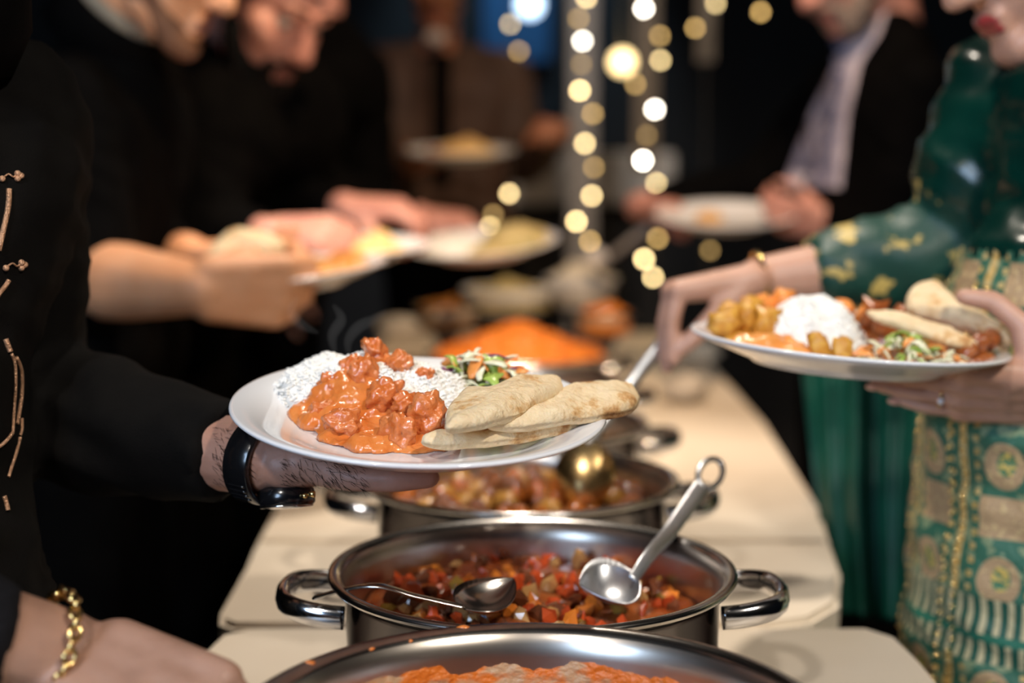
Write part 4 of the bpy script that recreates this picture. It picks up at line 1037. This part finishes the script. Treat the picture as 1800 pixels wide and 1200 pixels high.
for px_, py_, r_ in ((535, 871, 0.0021), (549, 868, 0.0026)):
    q = at(px_, py_, 1.034); mk('pusher', tube([q-V3(0.003, 0, 0), q+V3(0.001, 0, 0), q+V3(0.0022, 0, 0)], [r_*0.7, r_, r_*0.8], 10), M_gold, wt)

# --- guest reaching in with a gold bracelet
wr8 = at(118, 1152, 0.84)
dz8 = (at(345, 1265, 0.79)-wr8).normalized()
p8 = person('person in a charcoal sleeve reaching towards the curry pot, gold bracelet on wrist', (-0.74, 0.48, 0), head=(-0.64, 0.48, 1.53), face=(0.9, 0.2, -0.35), up=(0, 0, 1), neck=(-0.71, 0.48, 1.39),
       shL=(-0.69, 0.65, 1.31), shR=(-0.74, 0.29, 1.31), elL=(-0.475, 0.71, 0.99), elR=(-0.78, 0.25, 1.02), wrL=wr8, wrR=(-0.72, 0.26, 0.80),
       hands={'L': (wr8+dz8*0.018, dz8, (0.0, 0.45, -0.8), (0.1, -0.8, -0.5), ((0.6, 0.6, 0.4),)*4, ((0.9, 0.4, 0.35), (0.9, 0.5, 0.1), (0.85, 0.5, -0.1)), 0.03, 1.04),
              'R': (Vector((-0.72, 0.26, 0.79)), (0.1, 0, -1), (1, 0, 0.1), (0, -1, 0), RELAX, TH_OPEN)},
       pelvis=(-0.75, 0.48, 0.92), hipdir=(0, 1, 0), skin=M_skin8, top=M_navy, trouser=M_navy, sleeve=(0.92, 0.97), hv=0.003, armr=1.0, tv=0.009, hair='short', top_name='jacket')
bt = thing('bracelet', 'gold chain bracelet on the wrist beside the charcoal sleeve', 'bracelet', wr8)
fz8 = (wr8-Vector((-0.475, 0.71, 0.99))).normalized(); bc = wr8-fz8*0.012; bx = fz8.cross(UP).normalized(); by = bx.cross(fz8)
link = meshdata('link', *tube([(0.0048*math.cos(2*math.pi*k/12), 0.0034*math.sin(2*math.pi*k/12), 0) for k in range(12)], 0.0016, 6, True), M_gold)
NL = 32
for k in range(NL):
    a_ = 2*math.pi*k/NL; o_ = bx*math.cos(a_)+by*math.sin(a_); tg = -bx*math.sin(a_)+by*math.cos(a_)
    nrm = (o_ if k % 2 else (o_*0.5+fz8*0.85)).normalized()
    inst('chain_link', link, frame(bc+o_*(0.0365+0.0012*math.sin(k*2.2)), tg, nrm), bt)

# --- bare-armed man in black
wr3 = at(356, 507, 1.72); el3 = at(150, 490, 1.83)
p3 = person('bearded person in a black short-sleeved top with bare forearm holding a plate', (-0.58, 1.98, 0), head=at(283, -82, 1.96), face=(0.90, -0.12, -0.42), up=(0.42, 0, 0.9), neck=at(185, 62, 2.0),
       shL=at(250, 165, 2.15), shR=at(118, 195, 1.90), elL=at(230, 470, 2.12), elR=el3, wrL=at(330, 448, 2.0), wrR=wr3,
       hands={'R': (wr3+V3(0.004, -0.004, 0.0), (0.95, 0.22, -0.06), (-0.2, 0.96, 0.12), (0, -0.12, 0.98), ((0.7, 1.1, 0.7), (0.75, 1.1, 0.7), (0.8, 1.1, 0.7), (0.85, 1.1, 0.7)), ((0.75, 0.55, 0.45), (0.85, 0.55, 0.05), (0.85, 0.5, -0.2)), -0.02, 1.12, 1.25),
              'L': (at(338, 446, 2.0), (0.9, -0.25, 0.02), (0, 0.1, 1), (0.2, 0.9, 0), RELAX, TH_OPEN, 0.05, 0.95)},
       pelvis=(-0.60, 2.0, 0.93), hipdir=(0.1, 1, 0), skin=M_skin2, top=M_black, trouser=M_black, sleeve=(0.97, 0.53), hair='short', beard=None, hv=0.005, armr=1.16, tv=0.010, wrinkle=0.005, slr=1.2, top_name='shirt')
# stubble and collar of the bare-armed man
Pf = p3['P']; s_, f_, u_ = p3['s'], p3['f'], p3['u']
hb = head_shapes(at(283, -82, 1.96), f_, u_, s_)
stub = fuse([hb[3](Pf(0.015, sg*0.050, -0.055), Pf(0.070, sg*0.018, -0.096), 0.0225, 0.0215) for sg in (1, -1)]+[hb[3](Pf(0.078, 0.010, -0.098), Pf(0.078, -0.010, -0.098), 0.0215, 0.0215)], 0.004, 3)
mk('stubble', (stub[0], stub[1]), mat('stubble', (0.11, 0.045, 0.022), (0.20, 0.09, 0.045), rough=0.6, scale=30), p3['root'])
M_beige = mat('beige_collar', (0.22, 0.18, 0.13), (0.27, 0.22, 0.16), rough=0.8, scale=40)
nk3 = at(185, 62, 2.0); ndir = (at(283, -82, 1.96)-nk3).normalized()
cl = lathe([(0.062, -0.004), (0.070, 0.0), (0.069, 0.026), (0.066, 0.028), (0.063, 0.026), (0.062, -0.004)], 40)
mk('collar', cl, M_beige, p3['root'], frame(nk3+ndir*0.036, (0, 1, 0), ndir))

mk('jacket_collar', lathe([(0.060, -0.05), (0.088, -0.05), (0.080, 0.0), (0.0745, 0.012), (0.071, 0.010), (0.060, -0.05)], 40), M_black, p3['root'], frame(nk3+ndir*0.036, (0, 1, 0), ndir))
# --- bearded man in black bending over his plate
wr4 = at(468, 412, 2.14); wr4l = at(610, 366, 2.36)
p4 = person('person with a dark beard in black clothes bending over a plate', (-0.60, 2.42, 0), head=at(468, 5, 2.36), face=(0.72, -0.50, -0.62), up=(0.3, -0.15, 0.9), neck=at(405, 60, 2.46),
       shL=at(545, 175, 2.62), shR=at(375, 205, 2.28), elL=at(520, 380, 2.62), elR=at(370, 420, 2.22), wrL=wr4l, wrR=wr4,
       hands={'R': (wr4+V3(0.008, 0, 0), (0.97, -0.12, 0.03), (0.1, 0.5, -0.8), (0.2, 0.9, 0.2), GRIP, TH_IN, 0.05, 1.0, 1.1),
              'L': (wr4l+V3(0.004, 0, 0), (0.95, -0.25, 0.0), (0, 0.2, -1), (0.3, -0.9, 0.1), GRIP, TH_IN, 0.04, 1.05, 1.15)},
       pelvis=(-0.64, 2.45, 0.95), hipdir=(0.55, 0.83, 0), skin=M_skin3, top=M_black, trouser=M_black, hair='short', hairmat=M_hair, beard=(M_hair, 0.045), hv=0.0055, tv=0.012, girth=1.15, hk=1.08)

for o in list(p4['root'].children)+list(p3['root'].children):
    if o.name.startswith('lips'): o.data.materials[0] = mat('lips_dark', (0.16, 0.05, 0.04), rough=0.5)  # darker lip tone, so the mouth shows less red
# --- guest hidden behind him, holding out a plate
wr9 = at(742, 384, 2.80)
p9 = person('person in black behind the bearded one, one rosy hand on a plate of rice', (-0.52, 3.02, 0), head=at(570, -190, 3.0), face=(0.85, -0.45, -0.25), up=(0, 0, 1), neck=at(555, 0, 3.02),
       shL=at(640, 130, 3.12), shR=at(505, 150, 2.86), elL=at(650, 360, 3.1), elR=at(560, 340, 2.85), wrL=at(520, 480, 3.1), wrR=wr9,
       hands={'R': (wr9+V3(0.006, 0, 0), (0.96, -0.22, -0.06), (0.1, 0.2, -1), (0.2, -0.9, 0), GRIP, TH_IN, 0.05, 1.0), 'L': (at(518, 484, 3.1), (-0.1, -0.2, -1), (1, 0, 0), (0, -1, 0.1), RELAX, TH_IN, 0.05, 0.9)},
       pelvis=(-0.55, 3.05, 0.95), hipdir=(0.45, 0.9, 0), skin=M_skin3, top=M_black, trouser=M_black, hair='short', hv=0.006, tv=0.014, sleeve=(1.0, 0.975))

# --- person in a brown jacket at the far end
wr5 = at(728, 285, 3.58); wr5l = at(985, 228, 3.6)
p5 = person('person in a brown jacket standing at the far end of the table', (-0.17, 3.9, 0), head=at(768, -40, 3.84), face=(0.05, -0.85, -0.45), up=(0, 0, 1), neck=at(770, 75, 3.92),
       shL=at(895, 130, 3.95), shR=at(655, 120, 3.95), elL=at(925, 290, 3.9), elR=at(690, 300, 3.85), wrL=wr5l, wrR=wr5,
       hands={'R': (wr5+V3(0, -0.004, 0), (0.5, -0.85, 0.0), (0.2, 0.1, 1), (-0.8, -0.5, 0), RELAX, TH_OPEN, 0.05, 0.95), 'L': (wr5l+V3(0, -0.004, 0), (-0.25, -0.9, 0.1), (-0.3, 0.1, -1), (-0.9, 0, 0), FIST, TH_IN, 0.05, 1.0)},
       pelvis=(-0.17, 3.95, 0.96), hipdir=(1, 0, 0), skin=mat('skin_deep', (0.26, 0.09, 0.045), (0.30, 0.12, 0.06), rough=0.5, scale=20), top=M_brown, trouser=M_black, hair='short', hv=0.007, tv=0.014, girth=1.02, top_name='jacket')
bv5 = bvh_of(p5['cloth'])
strip = []
for y in range(95, 330, 12):
    p, n = hit(bv5, 776, y)
    if p is not None: strip.append(p+Vector((0, -0.003, 0)))
if len(strip) > 3: mk('dark_shirt_front', tube(catmull(strip, 3), [0.026]*(len(catmull(strip, 3))), 8, flat=0.25, up=(0, -1, 0)), M_black, p5['root'])
q = at(766, 66, 3.80); mk('white_collar', ellipsoid(q, 0.030, 0.022, 0.022), mat('white_cotton', (0.42, 0.36, 0.35), rough=0.8), p5['root'])

# --- man in a dark suit and tie
wr6 = at(1452, 392, 2.76); wr6l = at(1120, 362, 2.96)
p6 = person('person in a dark suit, lavender shirt and tie holding a plate', (0.72, 2.72, 0), head=at(1474, -75, 2.72), face=(-0.72, -0.30, -0.62), up=(-0.3, 0, 0.9), neck=at(1560, 12, 2.78),
       shL=at(1610, 150, 2.62), shR=at(1490, 130, 3.0), elL=at(1560, 400, 2.66), elR=at(1330, 330, 3.08), wrL=wr6, wrR=wr6l.lerp(at(1330, 330, 3.08), 0.0),
       hands={'L': (wr6+V3(-0.004, 0, 0), (-0.93, -0.1, 0.18), (0.0, 0.85, 0.4), (0.0, -0.3, 0.95), GRIP, TH_OVER, 0.03, 0.95, 1.1),
              'R': (wr6l+V3(0.0, -0.004, 0), (0.75, -0.6, 0.05), (0.2, -0.3, -0.8), (0.4, 0.6, 0.5), GRIP, TH_OVER, 0.03, 0.95, 1.1)},
       pelvis=(0.70, 2.80, 0.95), hipdir=(0.25, -0.95, 0), skin=M_skin3, top=M_black, trouser=M_black, hair='short', hairmat=M_greyb, beard=(M_greyb, 0.0), hv=0.006, tv=0.012, girth=1.05, top_name='suit_jacket', sleeve=(0.96, 0.97))
M_lav = mat('lavender_shirt', (0.42, 0.37, 0.44), (0.50, 0.45, 0.52), rough=0.7, scale=8)
M_tie = mat('patterned_tie', (0.10, 0.11, 0.20), (0.30, 0.28, 0.36), rough=0.5, scale=60, contrast=(0.45, 0.55))
bv6 = bvh_of(p6['cloth'])
def surf_strip(bv_, L, R, off, m, name, parent, th=0.006):
    """cloth strip lying on a garment between two pixel-seen edges"""
    V, F = [], []; nv = 8; rows = 0; last = None
    for (xl, yl), (xr, yr) in zip(L, R):
        row = []
        for j in range(nv+1):
            u = j/nv; p, n = hit(bv_, xl+(xr-xl)*u, yl+(yr-yl)*u)
            row.append(None if p is None else p)
        ys = [p.y for p in row if p is not None]
        yy = min(ys) if ys else last
        if yy is None: continue
        last = yy
        for j in range(nv+1):
            u = j/nv; p = row[j]
            if p is None: p = at(xl+(xr-xl)*u, yl+(yr-yl)*u, yy+0.02)
            d_ = (CAM-p).normalized(); V.append(p+d_*off)
        rows += 1
    m0 = len(V); V += [p-(CAM-p).normalized()*th for p in V[:m0]]
    w_ = nv+1
    for i in range(rows-1):
        for j in range(nv):
            q = i*w_+j; F.append((q, q+w_, q+w_+1, q+1)); F.append((m0+q, m0+q+1, m0+q+w_+1, m0+q+w_))
        for j in (0, nv):
            q = i*w_+j; F.append((q, q+w_, m0+q+w_, m0+q))
    return mk(name, ([tuple(v) for v in V], F), m, parent)
YY = list(range(0, 331, 15))
Lx = np.interp(YY, [0, 60, 110, 200, 330], [1530, 1495, 1470, 1425, 1376]); Rx = np.interp(YY, [0, 60, 110, 200, 330], [1566, 1545, 1512, 1492, 1478])
surf_strip(bv6, list(zip(Lx, YY)), list(zip(Rx, YY)), 0.006, M_lav, 'shirt_front', p6['root'])
YT = list(range(55, 326, 15)); Lt = np.interp(YT, [55, 90, 120, 200, 325], [1458, 1464, 1468, 1436, 1398]); Rt = np.interp(YT, [55, 90, 120, 200, 325], [1490, 1492, 1490, 1476, 1458])
surf_strip(bv6, list(zip(Lt, YT)), list(zip(Rt, YT)), 0.012, M_tie, 'tie', p6['root'], 0.005)

# --- woman in green
M_emer = mat('emerald_satin', (0.0006, 0.020, 0.0145), (0.0009, 0.028, 0.020), rough=0.24, scale=12, spec=0.7, bump=0.04, bscale=60)
def gold_green(name, sc, c_green, c_gold, rough=0.5, thr=(0.48, 0.54)):
    m = mat(name, c_green, c_gold, rough=rough, scale=sc, contrast=thr, bump=0.3, bscale=sc*4, detail=3); return m
M_cuff = gold_green('embroidered_cuff', 55, (0.008, 0.15, 0.09), (0.55, 0.42, 0.16))
M_slv = gold_green('embroidered_sleeve', 34, (0.002, 0.045, 0.032), (0.50, 0.36, 0.10), thr=(0.57, 0.61))
def panel_material():
    m = bpy.data.materials.new('embroidered_panel'); m.use_nodes = True; nt = m.node_tree; L = nt.links; b = nt.nodes['Principled BSDF']
    b.inputs['Roughness'].default_value = 0.55
    uv = nt.nodes.new('ShaderNodeUVMap'); uv.uv_map = 'cloth'
    sx = nt.nodes.new('ShaderNodeSeparateXYZ'); L.new(uv.outputs[0], sx.inputs[0])
    def mth(op, a, b_=None, c=None):
        n = nt.nodes.new('ShaderNodeMath'); n.operation = op
        for i, v in enumerate((a, b_, c)):
            if v is None: continue
            if isinstance(v, (int, float)): n.inputs[i].default_value = v
            else: L.new(v, n.inputs[i])
        return n.outputs[0]
    def band(x, lo, hi): return mth('MULTIPLY', mth('GREATER_THAN', x, lo), mth('LESS_THAN', x, hi))
    def mix(fac, A, B):
        n = nt.nodes.new('ShaderNodeMix'); n.data_type = 'RGBA'; L.new(fac, n.inputs[0])
        for k, v in ((6, A), (7, B)):
            if isinstance(v, tuple): n.inputs[k].default_value = (*v, 1)
            else: L.new(v, n.inputs[k])
        return n.outputs[2]
    U, Vv = sx.outputs[0], sx.outputs[1]
    u = mth('FRACT', mth('DIVIDE', U, 0.085)); v = mth('FRACT', mth('DIVIDE', Vv, 0.105)); vs_ = mth('FRACT', mth('DIVIDE', Vv, 0.0125))
    nz = nt.nodes.new('ShaderNodeTexNoise'); nz.inputs['Scale'].default_value = 160; L.new(uv.outputs[0], nz.inputs['Vector'])
    nz2 = nt.nodes.new('ShaderNodeTexNoise'); nz2.inputs['Scale'].default_value = 70; L.new(uv.outputs[0], nz2.inputs['Vector'])
    green = mix(mth('GREATER_THAN', nz2.outputs[0], 0.56), (0.030, 0.13, 0.080), (0.20, 0.27, 0.15))
    beige = mix(mth('GREATER_THAN', nz.outputs[0], 0.58), (0.42, 0.28, 0.15), (0.55, 0.40, 0.20))
    gold = mix(mth('GREATER_THAN', nz.outputs[0], 0.5), (0.50, 0.32, 0.09), (0.62, 0.46, 0.20))
    c = green
    c = mix(mth('MULTIPLY', band(u, 0.28, 0.80), band(v, 0.10, 0.46)), c, beige)        # square patches
    oval = mth('ADD', mth('POWER', mth('DIVIDE', mth('SUBTRACT', u, 0.54), 0.22), 2.0), mth('POWER', mth('DIVIDE', mth('SUBTRACT', v, 0.74), 0.21), 2.0))
    c = mix(mth('LESS_THAN', oval, 1.0), c, beige)
    oval2 = mth('ADD', mth('POWER', mth('DIVIDE', mth('SUBTRACT', u, 0.52), 0.10), 2.0), mth('POWER', mth('DIVIDE', mth('SUBTRACT', v, 0.76), 0.11), 2.0))
    c = mix(mth('LESS_THAN', oval2, 1.0), c, mix(mth('GREATER_THAN', nz.outputs[0], 0.5), (0.06, 0.18, 0.09), (0.55, 0.40, 0.10)))
    c = mix(mth('MULTIPLY', mth('ADD', band(u, 0.20, 0.27), band(u, 0.82, 0.89)), mth('LESS_THAN', vs_, 0.45)), c, gold)  # dashes
    c = mix(band(u, 0.0, 0.12), c, gold)                                                   # bead columns
    low = band(Vv, 0.735, 0.795)                                                            # woven bands near the hem of the panel
    ss = mth('FRACT', mth('DIVIDE', U, 0.012))
    c = mix(low, c, mix(mth('LESS_THAN', ss, 0.45), (0.012, 0.085, 0.055), (0.50, 0.44, 0.26)))
    c = mix(band(Vv, 0.755, 0.762), c, (0.02, 0.16, 0.10))
    L.new(c, b.inputs['Base Color'])
    bn = nt.nodes.new('ShaderNodeBump'); bn.inputs['Strength'].default_value = 0.6; bn.inputs['Distance'].default_value = 0.003
    L.new(nz.outputs[0], bn.inputs['Height']); L.new(bn.outputs[0], b.inputs['Normal'])
    return m
M_panel = panel_material()
TAX = Vector((0.56, 1.37, 0))
wr7r = at(1335, 492, 1.49); wr7l = at(1858, 690, 1.232)
el7r = at(1690, 445, 1.51)
def kurta_split(co, F, t):
    cen = np.array([co[list(f)].mean(0) for f in F]); P_, K_ = [], []
    groups = {'embroidered_panel': [], 'kurta': [], 'embroidered_sleeve': [], 'embroidered_cuff': []}
    ax_ = (wr7r-el7r); Lx_ = ax_.length; ax_.normalize()
    for f, c in zip(F, cen):
        q = Vector(c)-el7r; a_ = q.dot(ax_); d_ = (q-ax_*a_).length
        if d_ < 0.075 and a_ > Lx_*0.74: groups['embroidered_cuff'].append(f)
        elif d_ < 0.085 and a_ > 0.02: groups['embroidered_sleeve'].append(f)
        elif c[2] < 1.105 and c[1] < 1.43: groups['embroidered_panel'].append(f)
        else: groups['kurta'].append(f)
    ms = {'embroidered_panel': M_panel, 'kurta': M_emer, 'embroidered_sleeve': M_slv, 'embroidered_cuff': M_cuff}
    for k, fs in groups.items():
        if not fs: continue
        idx = sorted(set(i for f in fs for i in f)); mp = {i: j for j, i in enumerate(idx)}
        V = co[idx]; o = mk(k, (V, [tuple(mp[i] for i in f) for f in fs]), ms[k], t)
        if k == 'embroidered_panel':
            me = o.data; ul = me.uv_layers.new(name='cloth'); off = np.array(o.location)
            for lp in me.loops:
                p = np.array(me.vertices[lp.vertex_index].co)+off
                an = math.atan2(p[1]-TAX.y, -(p[0]-TAX.x)); ul.data[lp.index].uv = (an*0.165+0.6, p[2])
    return None
p7 = person('person in an emerald and gold embroidered outfit holding a plate and a spoon', (0.57, 1.37, 0), head=at(1812, -142, 1.43), face=(-0.80, -0.22, -0.50), up=(-0.3, 0, 0.9), neck=(0.575, 1.42, 1.325),
       shL=(0.635, 1.26, 1.235), shR=at(1762, 150, 1.52), elL=(0.665, 1.17, 1.02), elR=el7r, wrL=wr7l, wrR=wr7r,
       hands={'R': (wr7r+V3(-0.004, 0, 0.0), (-0.93, -0.06, -0.12), (-0.35, -0.10, -0.9), (-0.2, -0.95, -0.1), ((1.22, 0.22, 0.12), (1.22, 0.24, 0.12), (1.24, 0.26, 0.14), (1.26, 0.28, 0.16)), ((0.80, 0.62, 0.30), (0.80, 0.62, -0.05), (0.85, 0.50, -0.20)), -0.04, 1.0),
              'L': (wr7l+V3(-0.004, 0, 0), (-0.97, 0.02, 0.03), (0, 0.72, 0.68), (0.0, -0.68, 0.72), ((0.02, 0.08, 0.08), (0.04, 0.10, 0.10), (0.08, 0.15, 0.1), (0.12, 0.2, 0.1)), ((0.35, 0.75, 0.70), (0.75, 0.70, 0.20), (0.92, 0.30, -0.15)), 0.06, 0.95)},
       pelvis=(0.565, 1.37, 0.87), hipdir=(0.1, -1, 0), skin=M_skinw, top=M_emer, trouser=M_black, sleeve=(0.97, 0.868), hair='long', hv=0.0026, armr=0.88, tv=0.008, wrinkle=0.008, slr=1.3, girth=0.98,
       skirt=[(V3(0.545, 1.36, 0.93), V3(0.555, 1.36, 0.45), 0.145, 0.19), (V3(0.60, 1.30, 0.90), V3(0.60, 1.30, 0.45), 0.13, 0.17), (at(1740, 150, 1.5), at(1705, 320, 1.49), 0.048, 0.060), (at(1705, 320, 1.49), at(1700, 400, 1.50), 0.062, 0.050), (V3(0.535, 1.35, 1.05), V3(0.53, 1.345, 0.93), 0.120, 0.135), (V3(0.575, 1.30, 1.05), V3(0.57, 1.30, 0.93), 0.120, 0.13)],
       split=kurta_split, wseed=3.0)
for o in p7['root'].children:
    if o.name.startswith('lips'): o.data.materials[0] = M_lipw
# fingernails on the hand under the plate
for (p, v, nb) in p7['tips']['L'][:4]:
    mk('fingernail', ellipsoid(p+v*0.0025+nb*0.0052, 0.0042, 0.0060, 0.0016, (v.cross(nb), v, nb), 10, 6), mat('nail', (0.62, 0.34, 0.28), rough=0.18, coat=0.5), p7['root'])
# beads in columns on the panel
cvv = bvh_of(p7['cloth']); bp = []
ball = icos(1, 1.0)
for k in range(-6, 7):
    for j in range(46):
        z = 0.60+j*0.0105; an = ((k*0.085+0.0051)-0.6)/0.165+7*0.0
        d_ = Vector((-math.cos(an), math.sin(an), 0)); o_ = Vector((TAX.x, TAX.y, z))+d_*0.5
        r_ = cvv.ray_cast(o_, -d_)
        if r_[0] is not None and r_[0].y < 1.43 and (r_[0]-o_).length < 0.42 and z < 1.10: bp.append(xf(ball, TRS(r_[0]+r_[1]*0.0008, (0, 0, 0), (0.0030, 0.0030, 0.0030))))
if bp: tag(mk('bead', cat_vf(bp), M_gold, p7['root']), kind='stuff')
# jewellery
bgc = at(1334, 492, 1.49); bd_ = (wr7r-el7r).normalized(); b1 = bd_.cross(UP).normalized(); b2 = b1.cross(bd_)
tag(mk('bangle', tube([bgc-b2*0.002+b1*(0.0295*math.cos(k*math.pi/18))+b2*(0.0305*math.sin(k*math.pi/18)) for k in range(36)], 0.0030, 8, True), M_gold), 'thin gold bangle on the woman\'s wrist above the spoon', 'bangle')
rA, rB, rr0, _ = p7['tips']['Lc'][9]; rp = rA.lerp(rB, 0.45)
rt = thing('ring', 'gold ring with a clear stone on the hand under the woman\'s plate', 'ring', rp)
rd = (rB-rA).normalized(); r1 = rd.cross(UP).normalized(); r2 = r1.cross(rd); RC = rp
if r1.y > 0: r1 = -r1
mk('band', tube([RC+r1*(0.0100*math.cos(k*math.pi/12))+r2*(0.0100*math.sin(k*math.pi/12)) for k in range(24)], 0.0011, 6, True), M_gold, rt)
mk('stone', ellipsoid(RC+r1*0.0095-r2*0.004, 0.0030, 0.0026, 0.0030, n=8, m=6), mat('clear_stone', (0.9, 0.9, 0.95), rough=0.05, coat=1.0), rt)
# shawl hanging from the arm
M_shawl = mat('green_shawl', (0.0015, 0.052, 0.036), (0.004, 0.105, 0.07), rough=0.45, scale=9)
def shawl():
    V, F = [], []; nu, nv = 60, 40
    for i in range(nu+1):
        u = i/nu
        for j in range(nv+1):
            v = j/nv
            xl = np.interp(v, [0, 0.5, 1], [1408, 1432, 1468]); xr = np.interp(v, [0, 0.5, 1], [1690, 1680, 1668])
            yb = 1082+25*u; px = xl+(xr-xl)*u; py = 640+(yb-640)*v
            Y = 1.78-0.10*u-0.16*v*(1-0.3*u)+0.028*math.sin(u*15+v*1.3)*(0.4+0.6*v)+0.012*math.sin(u*31+v*3)
            p = at(px, py, Y)
            if p.z < TZ+0.02: p.x = max(p.x, 0.375+0.02*u)
            V.append(tuple(p))
    w_ = nv+1
    for i in range(nu):
        for j in range(nv): q = i*w_+j; F.append((q, q+1, q+w_+1, q+w_))
    m0 = len(V); V += [(x+0.001, y+0.003, z) for x, y, z in V]
    F += [tuple(reversed([i+m0 for i in f])) for f in F]
    rimi = [j for j in range(nv+1)]+[i*w_+nv for i in range(1, nu+1)]+[nu*w_+j for j in range(nv-1, -1, -1)]+[i*w_ for i in range(nu-1, 0, -1)]
    for a_, b_ in zip(rimi, rimi[1:]+rimi[:1]): F.append((b_, a_, a_+m0, b_+m0))
    return V, F
tag(mk('shawl', shawl(), M_shawl), 'plain green shawl hanging in folds beside the table behind the woman\'s plate', 'shawl')
